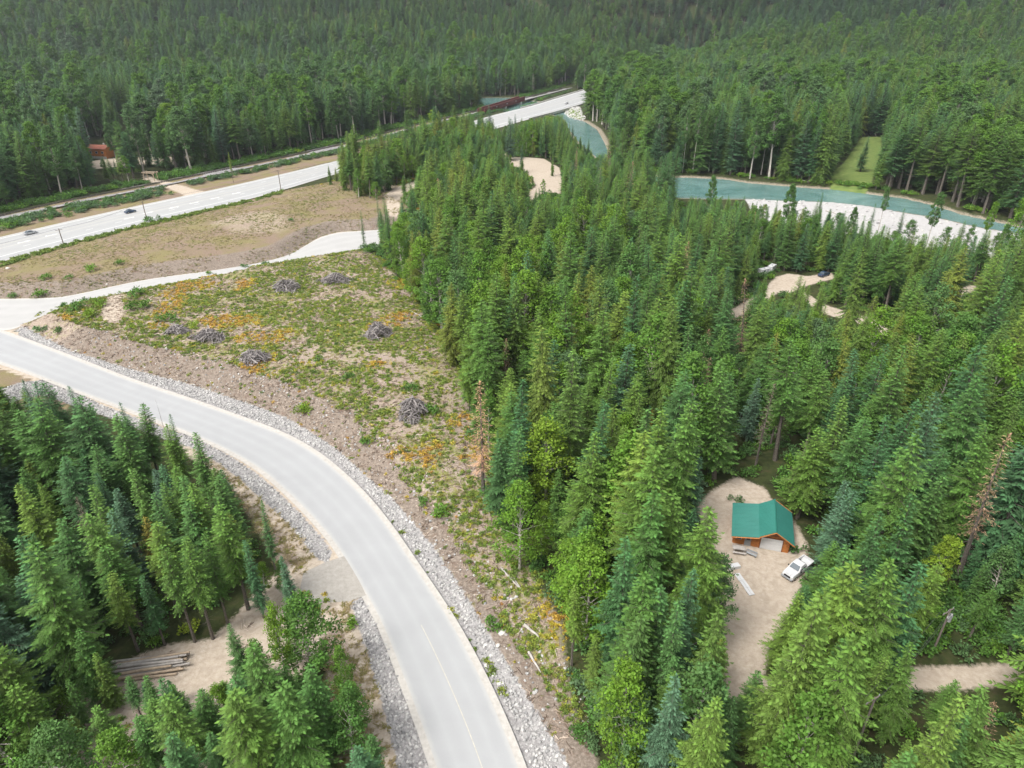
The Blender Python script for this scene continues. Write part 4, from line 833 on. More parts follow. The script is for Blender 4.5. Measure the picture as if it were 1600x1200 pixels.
# hill forest
def hill_forest():
    pts, sc_, ro, pk, tn = [], [], [], [], []
    for (y0, y1, sp) in ((900, 1300, 9.5), (1300, 2000, 14), (2000, 2900, 22)):
        ys = np.arange(y0, y1, sp)
        for yv in ys:
            hw2 = yv * .98 + 60; xs = np.arange(-hw2, hw2, sp); xs = xs + rng.uniform(-.45, .45, len(xs)) * sp; yy = yv + rng.uniform(-.5, .5, len(xs)) * sp
            pts.append(np.stack([xs, yy], 1)); m = sp / 9.5
            sc_.append(np.stack([rng.uniform(1.1, 1.6, len(xs)) * 1.5 * m ** .6, rng.uniform(1.1, 1.6, len(xs)) * 1.5 * m ** .6, rng.uniform(1.0, 1.5, len(xs)) * m ** .35], 1))
    p = np.concatenate(pts); s = np.concatenate(sc_); 
    ok = (sdf(p[:, 0], p[:, 1], w_hw) < -3) | (p[:, 1] > 960); ok &= sdf(p[:, 0], p[:, 1], w_river) < -3; lf = fbm(p[:, 0], p[:, 1], 150); ok &= (fbm(p[:, 0] + 500, p[:, 1], 110) < .68) | (rng.random(len(p)) < .35); p, s = p[ok], (s * (.65 + .75 * lf)[:, None])[ok]; n = len(p); z = terrain(p[:, 0], p[:, 1])
    scatter('hillside_forest', np.column_stack([p, z]), np.stack([0 * z, 0 * z, rng.uniform(0, 6.28, n)], 1), s, rng.integers(0, 5, n), np.clip(.38 + 1.1 * (fbm(p[:, 0], p[:, 1], 120) - .5) + rng.normal(0, .16, n), 0, 1),
            [j[2] for j in KIND['spruce_tree'][:2] + KIND['fir_tree'][:2] + KIND['aspen_tree'][:1]], 'dark conifer forest covering the hills beyond the valley')
    print('HILL', n)
hill_forest()

# ------------------------------------------------------------------ low growth
def clump_mesh(name, seed, r, n, lsz, mat, flat=.6, hang=.2, stems=0):
    g = np.random.default_rng(seed); c = np.concatenate([g.normal(0, r * .45, (5, 2)), g.uniform(.15, .55, (5, 1)) * r * flat], 1); ci = g.integers(0, 5, n)
    dv = norm(g.normal(0, 1, (n, 3))); dv[:, 2] = np.abs(dv[:, 2]); p = c[ci] + dv * (r * .55 * g.random(n) ** .5)[:, None] * [1, 1, flat]
    d = norm(dv + g.normal(0, .6, (n, 3)) + [0, 0, .2]); up = norm(dv * .5 + [0, 0, 1] + g.normal(0, .3, (n, 3)))
    L = lsz * g.uniform(.7, 1.4, n); v, f = kites(p, d, up, L, L * .6, np.full(n, hang), g)
    me = mesh_of(name, v, f, mat); a = me.attributes.new('twig', 'FLOAT', 'FACE'); a.data.foreach_set('value', g.random(n).astype(np.float32)); return me
SHR = [clump_mesh('low_shrub', 70 + i, .55, 70, .26, M['shrub'], .7) for i in range(4)]
BUSH = [clump_mesh('bush', 80 + i, 1.3, 240, .34, M['leaf'], .95) for i in range(4)]
GR = []
for i in range(3):
    g = np.random.default_rng(90 + i); n = 22; az = g.uniform(0, 6.28, n); p = np.stack([g.normal(0, .14, n), g.normal(0, .14, n), 0 * az], 1)
    d = norm(np.stack([np.cos(az) * 1.0, np.sin(az) * 1.0, np.full(n, .55)], 1)); v, f = kites(p, d, norm(np.array([0, 0, 1.]) + g.normal(0, .3, (n, 3))), g.uniform(.25, .5, n), np.full(n, .09), np.full(n, .2), g)
    me = mesh_of('grass_tuft', v, f, M['grass']); GR.append(me)
def rock_mesh(seed):
    import bmesh
    g = random.Random(seed); bm = bmesh.new(); bmesh.ops.create_icosphere(bm, subdivisions=1, radius=.5)
    for v in bm.verts: v.co = Vector([math.copysign(min(abs(c), .40 + g.uniform(-.05, .05)), c) for c in v.co * g.uniform(.85, 1.2)])
    me = bpy.data.meshes.new('stone'); bm.to_mesh(me); bm.free(); me.materials.append(M['rock']); return me
ROCK = [rock_mesh(i) for i in range(5)]
DEB = []
for i in range(4):
    g = random.Random(i); mb = MB()
    for k in range(3): a = g.uniform(0, 6.28); L = g.uniform(.25, .7); c = Vector((g.uniform(-.3, .3), g.uniform(-.3, .3), .04)); d = Vector((math.cos(a), math.sin(a), g.uniform(-.05, .2))) * L * .6; mb.tube([c - d, c + d], g.uniform(.018, .04), 4)
    DEB.append(mesh_of('wood_bits', mb.v, mb.f, M['debris']))
def cover(name, world, dens, meshes, smin, smax, tone, label, cond=None, tilt=.2, zoff=0.0, edge=0.0, pow_=1.0):
    world = np.asarray(world); x0, y0 = world.min(0); x1, y1 = world.max(0); n = int((x1 - x0) * (y1 - y0) * dens)
    xx = rng.uniform(x0, x1, n); yy = rng.uniform(y0, y1, n); ok = (sdf(xx, yy, world) > edge)
    if cond is not None: ok &= cond(xx, yy)
    xx, yy = xx[ok], yy[ok]; n = len(xx); z = terrain(xx, yy) + zoff
    s = smin + (smax - smin) * rng.random(n) ** pow_; tn = tone(xx, yy) if callable(tone) else np.full(n, tone); tn = np.clip(tn, 0, 1)
    print(name, n)
    return scatter(name, np.column_stack([xx, yy, z]), np.stack([rng.normal(0, tilt, n), rng.normal(0, tilt, n), rng.uniform(0, 6.28, n)], 1), s, rng.integers(0, len(meshes), n), tn, meshes, label)
w_gully = PP([(160, 500), (172, 466), (190, 464), (198, 500), (186, 516), (165, 512)], 1.5)
notbank = lambda a, b: (sdf(a, b, w_gully) < 0) & (pdist(a, b, w_ripR[:-1]) > 2.8 + 3.2 * sm(88, 125, b) + 3.5 * (fbm(a, b, 9) - .5))
patchy = lambda s, lo: (lambda a, b: fbm(a + 31, b, s, 3) + rng.uniform(-.12, .12, np.shape(a)) > lo)
def knoll_tone(a, b):
    o = fbm(a + 200, b + 90, 12, 2); return np.clip(.36 + rng.normal(0, .15, len(a)) + np.where(o > .63, (o - .63) * 3 + .20, 0), 0, .93)
cover('low_shrubs', w_clear, 2.6, SHR, .35, 1.15, knoll_tone, 'low green, yellow and orange shrubs covering the cleared knoll', lambda a, b: notbank(a, b) & patchy(5, .475)(a, b) & (a < 90), pow_=1.8, edge=-2.5)
cover('sparse_shrubs', w_clear, .35, SHR, .35, 1.0, lambda a, b: .3 + rng.normal(0, .15, len(a)), 'scattered weeds among the soil of the knoll', notbank, edge=-3)
cover('wood_debris', w_clear, 2.2, DEB, .35, 1.5, lambda a, b: rng.uniform(.0, .95, len(a)) ** 1.3, 'broken branches and bark chips strewn over the knoll', lambda a, b: patchy(7, .40)(a, b), zoff=.02)
bankpoly = np.vstack([w_ripR[2:-1], offset(w_ripR[2:-1], 8)[::-1]])
cover('bank_rubble', np.vstack([w_ripR[2:-1], (w_ripR[2:-1] + np.array([3.5, 7.0]))[::-1]]), 1.6, [DEB[0], DEB[1], ROCK[0], ROCK[1]], .15, .62, lambda a, b: rng.uniform(.0, .9, len(a)), 'roots and stones in the brown cut bank', zoff=.0, pow_=2)
cover('bank_weeds', np.vstack([w_ripR[2:-1], (w_ripR[2:-1] + np.array([4.0, 8.0]))[::-1]]), .35, SHR + GR, .3, .8, lambda a, b: rng.normal(.5, .25, len(a)), 'weeds and dry tufts dotted over the cut bank')
cover('field_grass', w_fieldP, 1.3, GR, .5, 1.35, lambda a, b: .50 + .6 * (fbm(a, b, 16) - .5) * 2 + rng.normal(0, .26, len(a)), 'dry grass tufts on the field beside the highway', patchy(10, .42))
cover('knoll_grass', w_clear, .7, GR, .6, 1.4, lambda a, b: .5 + rng.normal(0, .25, len(a)), 'pale grass tufts between the shrubs of the knoll', notbank)
cover('dirt_lot_debris', w_dirtL, .9, DEB, .4, 1.5, lambda a, b: rng.uniform(.1, 1, len(a)), 'wood chips and sticks littering the dirt lot', lambda a, b: (fbm(a, b, 8) > .45) & (sdf(a, b, w_apron) < -.5))
cover('dirt_lot_weeds', w_dirtL, .8, SHR, .3, 1.0, lambda a, b: rng.normal(.4, .2, len(a)), 'weeds growing in patches on the dirt lot', lambda a, b: fbm(a + 60, b, 7) > .60)
cover('left_verge_grass', np.vstack([w_leftclear]), 1.6, GR, .8, 1.6, lambda a, b: .65 + rng.normal(0, .2, len(a)), 'dry grass between the grove and the stone ditch')
cover('lower_verge_grass', np.vstack([w_lowclear]), 1.6, GR, .8, 1.6, lambda a, b: .6 + rng.normal(0, .2, len(a)), 'dry grass below the driveway apron')
for nm, pl, lb in (('riprap', w_ripr_poly, 'grey riprap stones lining the inner ditch of the road'), ('ditch_stones', w_rips[1], 'grey stones in the ditch above the driveway'), ('lower_ditch_stones', w_rips[2], 'grey stones in the ditch below the driveway'),
                   ('junction_stones', w_rips[3], 'grey stones beside the road junction'), ('verge_stones', w_rips[4], 'stones along the verge above the grove')):
    cover(nm, pl, 10, ROCK, .18, .60, lambda a, b: rng.normal(.42, .26, len(a)), lb, (lambda a, b: pdist(a, b, rA) > 1.5) if nm == 'riprap' else None, 3.0, .02, .1, 2.0)
cover('river_stones', PP([(875, 172), (905, 168), (915, 186), (905, 192), (880, 182)], -1), .35, ROCK, .8, 2.2, lambda a, b: rng.normal(.6, .2, len(a)), 'boulders on the bank under the highway bridge', None, 3, -.2)
cover('bar_stones', w_bar, .05, ROCK, .6, 1.9, lambda a, b: rng.normal(.55, .2, len(a)), 'loose stones lying on the white gravel bar', None, 3, -.1)
# forest floor growth
wF2 = w_F
cover('forest_undergrowth', wF2, .10, BUSH, .7, 1.5, lambda a, b: rng.normal(.38, .15, len(a)), 'green undergrowth between the trunks of the forest', lambda a, b: np.logical_and.reduce([sdf(a, b, pl) < -1.2 for pl in open_all if pl is not w_meadow]) & (sdf(a, b, w_bar) < -1) & (sdf(a, b, w_clear) < 0), .1)
cover('grove_undergrowth', w_LL, .12, BUSH, .6, 1.2, lambda a, b: rng.normal(.4, .18, len(a)), 'undergrowth of the lower grove', lambda a, b: sdf(a, b, w_dirtL) < -1, .1)
cover('lane_undergrowth', PP([(1210, 1049), (1500, 900), (1700, 900), (1700, 1030), (1500, 1038), (1400, 1040), (1340, 1044)]), .22, BUSH, .7, 1.3, lambda a, b: rng.normal(.5, .15, len(a)), 'bright bushes along the sandy lane', lambda a, b: sdf(a, b, w_drive) < -1, .1)
railverge = np.vstack([offset(rA2, 5), offset(rA2, 17)[::-1]])
cover('rail_thicket', railverge, .11, BUSH, 1.0, 2.2, lambda a, b: rng.normal(.45, .12, len(a)), 'dense green thicket along the far side of the railway', lambda a, b: (sdf(a, b, w_river) < -3) & (sdf(a, b, w_tracks[6]) < -1), .1)
gap = np.vstack([offset(rA2, -8), (hA + offset(hA, 0))[::-1] / 2 + [-3, 5]])
cover('median_thicket', np.vstack([rA2[:int(len(rA2) * .62)] + [6, -7], (hA[:int(len(hA) * .62)] + [-5, 6])[::-1]]), .16, BUSH, .8, 1.9, lambda a, b: rng.normal(.22, .18, len(a)), 'bushes between the highway and the railway', lambda a, b: (pdist(a, b, w_hwT) > 6) & (pdist(a, b, w_rail) > 8) & (sdf(a, b, w_tracks[6]) < -2) & ((pdist(a, b, w_rail) < 15) | (a < -150)) , .1)
cover('bank_thicket', np.vstack([w_riverN[2:], (w_riverN[2:] + [3, 14])[::-1]]), .14, BUSH, .8, 1.7, lambda a, b: rng.normal(.62, .12, len(a)), 'bright green bushes along the far river bank', lambda a, b: sdf(a, b, w_river) < -4.5, .1)
cover('roadside_weeds', np.vstack([w_hwB[:9], (w_hwB[:9] + [3, -3.4])[::-1]]), .8, SHR, 1.0, 2.2, lambda a, b: rng.normal(.2, .1, len(a)), 'line of green weeds along the highway shoulder', None, .1)
cover('wood_edge_shrubs', PP([(470, 300), (520, 285), (640, 290), (640, 330), (700, 340), (800, 330), (830, 280), (790, 250), (700, 260), (600, 270), (540, 280)]), .5, SHR, 1.0, 2.4, lambda a, b: rng.normal(.5, .22, len(a)), 'yellow green scrub under the thin wood', lambda a, b: (sdf(a, b, w_tracks[4]) < -1) & (sdf(a, b, w_tracks[5]) < -1), .1)

BX = [(235, 347, 2.2, .35, 'green bush at the foot of the dark roadside pole'), (141, 423, 1.7, .7, 'bright bush in the middle of the brown bank above the side road'), (71, 436, 1.5, .55, 'green bush in the dry field near the left bank crest'),
      (107, 435, 1.1, .5, 'small green bush on the bank crest'), (185, 414, 1.4, .5, 'green bush beside the pale crest of the field'), (20, 461, 1.2, .45, 'green bush beside the wide sandy junction'), (59, 460, 1.9, .6, 'low wide bush above the side road'),
      (98, 483, 1.5, .35, 'green bush where the side road meets the knoll tip'), (119, 483, 1.9, .45, 'tallest green bush on the knoll tip'), (136, 474, 1.5, .4, 'rounded green bush near the side road on the knoll tip'), (137, 495, 1.7, .8, 'yellow green bush in the centre of the knoll tip'),
      (158, 478, 1.6, .75, 'yellow green bush left of the eroded gully'), (92, 519, 1.1, .35, 'grey green bush above the stone ditch'), (64, 517, 1.4, .2, 'dark bush among the ditch stones'), (212, 462, 2.0, .45, 'long green bush at the top of the gully'),
      (207, 485, 1.7, .5, 'dense bush on the right side of the gully'), (226, 480, 1.8, .55, 'broad bush east of the gully'), (262, 502, 1.9, .5, 'upright green bush behind the smallest brush pile'), (302, 511, 1.3, .85, 'lime bush between two brush piles'),
      (202, 514, 1.0, .85, 'yellow bush at the bottom of the gully'), (471, 645, 1.8, .8, 'feathery light green bush above the cut bank'), (642, 609, 1.2, .45, 'upright bush behind the lowest brush pile'), (676, 643, 1.4, .5, 'green bush right of the lowest brush pile'),
      (572, 692, 1.1, .5, 'green bush downhill of the lowest brush pile'), (772, 978, 1.1, .5, 'round dark green bush on the gravelly bank'), (660, 786, .9, .5, 'small tuft bush on the bare bank'), (547, 976, 1.0, .7, 'bright bush beside the lower stone ditch'),
      (693, 805, 1.4, .6, 'spreading bush on the lower knoll'), (545, 590, 1.0, .4, 'small bush in the open slope'), (1239, 860, 1.1, .3, 'green shrub against the garage corner'), (1153, 784, .9, .2, 'small dark conifer shrub in the gravel yard'),
      (413, 415, 1.2, .25, 'bush at the edge of the side road'), (380, 407, 1.0, .3, 'small bush beside the side road'), (325, 428, .9, .7, 'pale bush beside the side road'), (455, 345, 1.0, .3, 'bush at the far edge of the field'), (498, 565, 1.1, .6, 'bush below the third brush pile')]
for bx, by, r, tn, lb in BX:
    x_, y_, z_ = Pz(bx, by); e = empty('bush', (x_, y_, z_ - .05), rng.uniform(0, 6.28), lb, 'bush', 'bushes dotted over the knoll and field', scale=(r * .85, r * .85, r * .95))
    c = obj('foliage', BUSH[int(rng.integers(0, 4))], e); c['tone'] = tn

# ------------------------------------------------------------------ brush piles
STK = []
for i in range(5):
    g = random.Random(200 + i); mb = MB(); L = g.uniform(1.0, 1.6); b = g.uniform(-.12, .12)
    mb.tube([(-L, 0, 0), (0, b, g.uniform(-.08, .08)), (L, -b, 0)], [.12, .09, .035], 5)
    if i % 2: mb.tube([(.1, b, 0), (.7, b + .5, .1)], [.04, .015], 4)
    me = mesh_of('branch', mb.v, mb.f, M['stick']); a = me.attributes.new('twig', 'FLOAT', 'FACE'); a.data.foreach_set('value', np.full(len(me.polygons), [.2, .45, .65, .85, .55][i], np.float32)); STK.append(me)
def pile_pose(g, rx, ry, h):
    a = g.uniform(0, 6.28); q = math.sqrt(g.random()) * (1 + .28 * math.sin(a * 2 + h * 9) + .16 * math.sin(a * 5 + rx * 3)); x = rx * q * math.cos(a); y = ry * q * math.sin(a)
    z = h * max(0, 1 - q * q) * g.uniform(.35, 1.12) + .08
    dirv = Vector((-h * x / rx * .5, -h * y / ry * .5, .3 * h)); yaw = math.atan2(y, x) * .6 + h * 2 + g.gauss(0, .95); pit = -math.atan2(h * q * 1.4, max(rx, ry)) * math.cos(yaw - math.atan2(y, x)) + g.gauss(0, .15)
    return Matrix.Translation((x, y, z)) @ Matrix.Rotation(yaw, 4, 'Z') @ Matrix.Rotation(-pit, 4, 'Y')
PL = [(448, 449, 26, 13, 1.9, 'pointed grey brush pile near the side road, left of its higher neighbour'), (524, 437, 25, 13, 1.7, 'grey brush pile highest up the knoll below the paved turnaround'), (277, 516, 19, 9, 1.2, 'smallest grey brush pile partly hidden by green bushes'),
      (327, 527, 28, 14, 1.7, 'wide low grey brush pile between the smallest pile and the slope edge'), (398, 560, 27, 15, 1.5, 'slanting grey brush pile close to the crest of the cut bank'), (591, 520, 22, 17, 2.1, 'round tangled grey brush pile near the forest edge'),
      (645, 642, 27, 22, 2.0, 'big grey brush pile lowest on the knoll with sticks fanned downhill')]
for k, (px, py, hx, hy, h, lb) in enumerate(PL):
    g = random.Random(500 + k); c = Pz(px, py + 3); s = (c[1] * cP + (CAM_H - c[2]) * sP) / FPX
    h *= 1.35; rx, ry = hx * s * .86, hy * s / .62 * .78; e = empty('brush_pile', c, R(g.uniform(-15, 15)), lb, 'brush pile', 'brush piles on the cleared knoll')
    for i in range(90):
        o = obj('branch', STK[g.randrange(5)], e); m = pile_pose(g, rx, ry, h); sc = g.uniform(.55, 1.15); o.matrix_local = m @ Matrix.Translation((0, 0, .25)) @ Matrix.Scale(sc, 4)
    V, Fs, TWs = [], [], []; nb = 0
    for i in range(330):
        me = STK[g.randrange(5)]; m = pile_pose(g, rx, ry, h) @ Matrix.Scale(g.uniform(.35, .95), 4)
        vv = [tuple(m @ v.co) for v in me.vertices]; V += vv; Fs += [tuple(q + nb for q in p.vertices) for p in me.polygons]; TWs += [g.random() * .85] * len(me.polygons); nb = len(V)
    hm = mesh_of('branch_heap', V, Fs, M['stick']); a = hm.attributes.new('twig', 'FLOAT', 'FACE'); a.data.foreach_set('value', np.array(TWs, np.float32)); tag(obj('branch_heap', hm, e), kind='stuff')

# ------------------------------------------------------------------ fallen logs
def log(px0, py0, px1, py1, r, mat, label, lift=.15, name='fallen_log', group=None):
    a = Vector(Pz(px0, py0, lift)); b = Vector(Pz(px1, py1, lift)); c = (a + b) / 2
    mb = MB(); n = 5; pts = [a.lerp(b, i / n) - c + Vector((0, 0, .06 * math.sin(i * 2.1))) for i in range(n + 1)]; mb.tube(pts, [r * (1 - .1 * i) for i in range(n + 1)], 7)
    return tag(mb.build(name, M[mat], None, c, smooth=False), label, 'log', group)
log(783, 889, 813, 922, .16, 'greylog', 'long pale fallen trunk lying along the forest edge above the red bushes')
log(800, 900, 816, 925, .12, 'greylog', 'shorter grey trunk end lying beside the long fallen trunk')
log(820, 978, 842, 996, .22, 'greylog', 'bleached split log on the lower bank beside the wood')
log(855, 994, 864, 999, .15, 'greylog', 'short pale log stub under the edge trees')
log(826, 1020, 845, 1052, .18, 'greylog', 'silvered log lying downhill on the gravelly bank')
log(640, 486, 674, 503, .12, 'greylog', 'thin pale pole lying at the top of the slope by the forest')
log(1240, 279, 1264, 285, .35, 'greylog', 'washed up white log on the far river bank')
log(1290, 330, 1306, 334, .35, 'greylog', 'driftwood trunk on the white gravel bar nearer its left end')
log(1404, 350, 1422, 352, .35, 'greylog', 'driftwood trunk on the middle of the white gravel bar')
log(955, 238, 962, 247, .5, 'greylog', 'driftwood log at the river bend')
for i, (px, py, s, lb) in enumerate([(784, 990, .9, 'big pale boulder below the round dark bush on the bank'), (778, 1010, .6, 'smaller white stone downhill of the pale boulder'), (164, 434, .7, 'lone white stone on the brown bank above the side road'), (12, 420, 1.2, 'pale slab at the left end of the field beside the highway')]):
    c = Pz(px, py, .1); tag(obj('boulder', ROCK[i].copy(), None, c, (0, 0, i), (s * 1.3, s, s * .8)), lb, 'boulder')
    bpy.data.objects['boulder' + ('' if i == 0 else f'.{i:03d}')].data.materials[0] = M['dirtstone']
# stacked logs in the bottom corner
c0 = Pz(235, 1043); e = empty('log_stack', c0, math.radians(12), 'stack of silvery logs lying on the dirt below the grove', 'log stack')
LG = []
for i in range(4):
    mb = MB(); L = [4.2, 3.6, 3.0, 4.6][i]; mb.tube([(-L / 1, 0, 0), (0, .05, .02), (L / 1, 0, 0)], [.2, .18, .13], 8); LG.append(mesh_of('log', mb.v, mb.f, M['greylog' if i % 2 else 'log']))
for r_, cnt in ((0, 8), (1, 7), (2, 5), (3, 2)):
    for j in range(cnt):
        o = obj('log', LG[random.randrange(4)], e, (random.uniform(-.5, .5), (j - cnt / 2) * .42, .2 + r_ * .33), (0, random.uniform(-.02, .02), random.uniform(-.06, .06)))

# ------------------------------------------------------------------ garage
gl = P(1144.7, 847.5); ga = math.atan2(79.7 - 82.0, 41.5 - 33.9)
G = empty('garage', (gl[0], gl[1], 0), ga, 'orange timber garage with a green metal roof and white door in the forest yard', 'garage')
W1, W2, DP = 3.5, 8.0, 6.6; ZL, ZS, ZR = 2.15, 2.75, 2.55; XR = 5.65; ZT = 4.15
w_ = MB(); w_.prism([(0, 0), (W1, 0), (W1, ZS), (0, ZL)], 'y', 0, DP); w_.prism([(W1 + .003, 0), (W2, 0), (W2, ZR), (XR, ZT - .12), (W1 + .003, ZS)], 'y', -.003, DP + .003)
w_.build('wall', M['cedarwall'], G)
# horizontal log courses on the front
for k in range(11):
    z = .12 + k * .235
    mb = MB()
    for x0_, x1_ in ((.02, 1.45), (2.75, 3.47)) if z < 2.0 else ((.02, 3.47),):
        if z < ZL - .1: mb.box(((x0_ + x1_) / 2, -.035, z), (x1_ - x0_, .07, .2))
    for x0_, x1_ in ((3.55, 3.86), (7.05, W2 - .02)) if z < 2.25 else ((3.6, W2 - .1),):
        mb.box(((x0_ + x1_) / 2, -.045, z), (x1_ - x0_, .08, .2))
    mb.build('siding_board', M['cedarwall'], G)
for k in range(10):
    MB().box((W2 + .04, DP / 2, .12 + k * .235), (.07, DP - .1, .2)).build('siding_board', M['cedarwall'], G); MB().box((-.04, DP / 2, .12 + k * .21), (.07, DP - .1, .19)).build('siding_board', M['cedarwall'], G)
mb = MB(); mb.prism([(4.3, 2.35), (7.2, 2.35), (XR + .03, 3.75)], 'y', -.07, -.01); mb.build('gable_panel', M['cedarwall2'], G)
gd = MB().box((5.45, -.06, 1.08), (3.1, .08, 2.16)).build('garage_door', M['white'], G)
for k in range(4):
    for j in range(4): MB().box((4.28 + j * .78, -.115, .28 + k * .53), (.66, .03, .40)).build('door_panel', M['white'], gd)
fr = MB(); fr.box((3.84, -.07, 1.1), (.12, .14, 2.3)); fr.box((7.06, -.07, 1.1), (.12, .14, 2.3)); fr.box((5.45, -.075, 2.24), (3.1, .15, .12)); fr.build('door_frame', M['cedarwall2'], G)
d = MB().box((2.1, -.05, 1.0), (.92, .08, 2.0)).build('entry_door', M['grey'], G); MB().box((2.1, -.10, 1.45), (.5, .03, .7)).build('pane', M['glass'], d); MB().box((2.45, -.12, 1.0), (.05, .06, .14)).build('handle', M['chrome'], d)
wn = MB().box((.75, -.075, 1.35), (.8, .06, .8)).build('window', M['white'], G); MB().box((.75, -.115, 1.35), (.66, .03, .66)).build('pane', M['glass'], wn)
def roof_slope(x0, z0, x1, z1, y0, y1, n, nm):
    L = math.hypot(x1 - x0, z1 - z0); a = math.atan2(z1 - z0, x1 - x0); step = (y1 - y0) / n; lst = []
    for k in range(n):
        mb = MB(); yc = y0 + (k + .5) * step; Mx = Matrix.Translation((x0, yc, z0)) @ Matrix.Rotation(-a, 4, 'Y')
        mb.box((L / 2, 0, .04), (L, step - .012, .045), Mx)
        for q in (-.5, -.17, .17): mb.box((L / 2, q * step + .02, .077), (L, .035, .03), Mx)
        mb.build('roof_panel', M['teal'], G)
roof_slope(-.45, ZL - .06 + .1, W1 - .02, ZS + .13, -1.35, DP + .45, 9, 'lean')
roof_slope(W1 - .02, ZS + .15, XR, ZT + .1, -1.15, DP + .45, 9, 'left')
roof_slope(W2 + .55, ZR - .22, XR, ZT + .1, -1.15, DP + .45, 9, 'right')
for (a0, b0, a1, b1, yy0, nm) in ((-.45, ZL + .02, W1, ZS + .1, -1.40, 'fascia'), (W1, ZS + .12, XR, ZT + .08, -1.20, 'fascia'), (W2 + .55, ZR - .24, XR, ZT + .08, -1.20, 'fascia'), (-.45, ZL + .02, W1, ZS + .1, DP + .48, 'fascia'), (W1, ZS + .12, XR, ZT + .08, DP + .48, 'fascia'), (W2 + .55, ZR - .24, XR, ZT + .08, DP + .48, 'fascia')):
    mb = MB(); mb.tube([(a0, yy0, b0 - .04), (a1, yy0, b1 - .04)], .09, 4); mb.build(nm, M['cedarwall'], G)
mb = MB(); mb.tube([(XR, -1.18, ZT + .16), (XR, DP + .48, ZT + .16)], .10, 6); mb.build('ridge_cap', M['tealtrim'], G)
mb = MB(); mb.tube([(W1, -1.18, ZS + .17), (W1, DP + .48, ZS + .17)], .05, 6); mb.build('valley_flashing', M['tealtrim'], G)
def local(G_, x, y, z=0): return tuple(G_.matrix_basis @ Vector((x, y, z))) if False else tuple(Matrix.Translation(G_.location) @ Matrix.Rotation(G_.rotation_euler.z, 4, 'Z') @ Vector((x, y, z)))
# picnic table and bench by the wall
e = empty('picnic_table', local(G, .9, -1.9), ga + .05, 'grey picnic table by the front wall of the garage', 'picnic table')
for k in range(5): MB().box((0, -.32 + k * .16, .75), (1.9, .145, .045)).build('top_plank', M['greylog'], e)
for s in (-1, 1):
    for q in (0, 1): MB().box((0, s * (.68 + q * .15), .44), (1.9, .135, .045)).build('seat_plank', M['greylog'], e)
for s in (-1, 1):
    MB().tube([(s * .7, -.62, 0), (s * .7, -.25, .72)], .05, 4).build('leg', M['greylog'], e); MB().tube([(s * .7, .62, 0), (s * .7, .25, .72)], .05, 4).build('leg', M['greylog'], e); MB().box((s * .7, 0, .40), (.05, 1.6, .09)).build('crosspiece', M['greylog'], e)
e = empty('bench', local(G, 2.7, -2.3), ga - .35, 'small grey bench in front of the entry door', 'bench')
for k in range(3): MB().box((0, -.16 + k * .15, .44), (1.6, .135, .045)).build('seat_plank', M['grey'], e)
for k in range(2): MB().box((0, .26, .62 + k * .17), (1.6, .04, .14)).build('back_plank', M['grey'], e)
for s in (-1, 1): MB().box((s * .65, .05, .21), (.07, .4, .42)).build('leg', M['grey'], e)

# ------------------------------------------------------------------ vehicles
def wheel(par, x, y, r=.38, wd=.26):
    t = MB(); t.prism([(math.cos(a) * r, math.sin(a) * r) for a in np.linspace(0, 2 * math.pi, 20, endpoint=False)], 'y', -wd / 2, wd / 2); wh = t.build('wheel', M['black'], par, (x, y, r))
    t = MB(); s = 1 if y > 0 else -1; t.prism([(math.cos(a) * r * .6, math.sin(a) * r * .6) for a in np.linspace(0, 2 * math.pi, 14, endpoint=False)], 'y', s * (wd / 2 - .01), s * (wd / 2 + .02)); t.build('rim', M['chrome'], wh)
def loft(mb, secs):
    """secs: list of (x, half width bottom, half width top, z0, z1)"""
    n = len(secs); v = []
    for x, wb, wt, z0, z1 in secs: v += [(x, -wb, z0), (x, -wb * 1.0, z0 + (z1 - z0) * .55), (x, -wt, z1), (x, wt, z1), (x, wb * 1.0, z0 + (z1 - z0) * .55), (x, wb, z0)]
    f = [tuple(range(6)), tuple(range((n - 1) * 6, n * 6))[::-1]]
    for i in range(n - 1):
        for k in range(6): f.append((i * 6 + k, (i + 1) * 6 + k, (i + 1) * 6 + (k + 1) % 6, i * 6 + (k + 1) % 6))
    return mb.add(v, f)
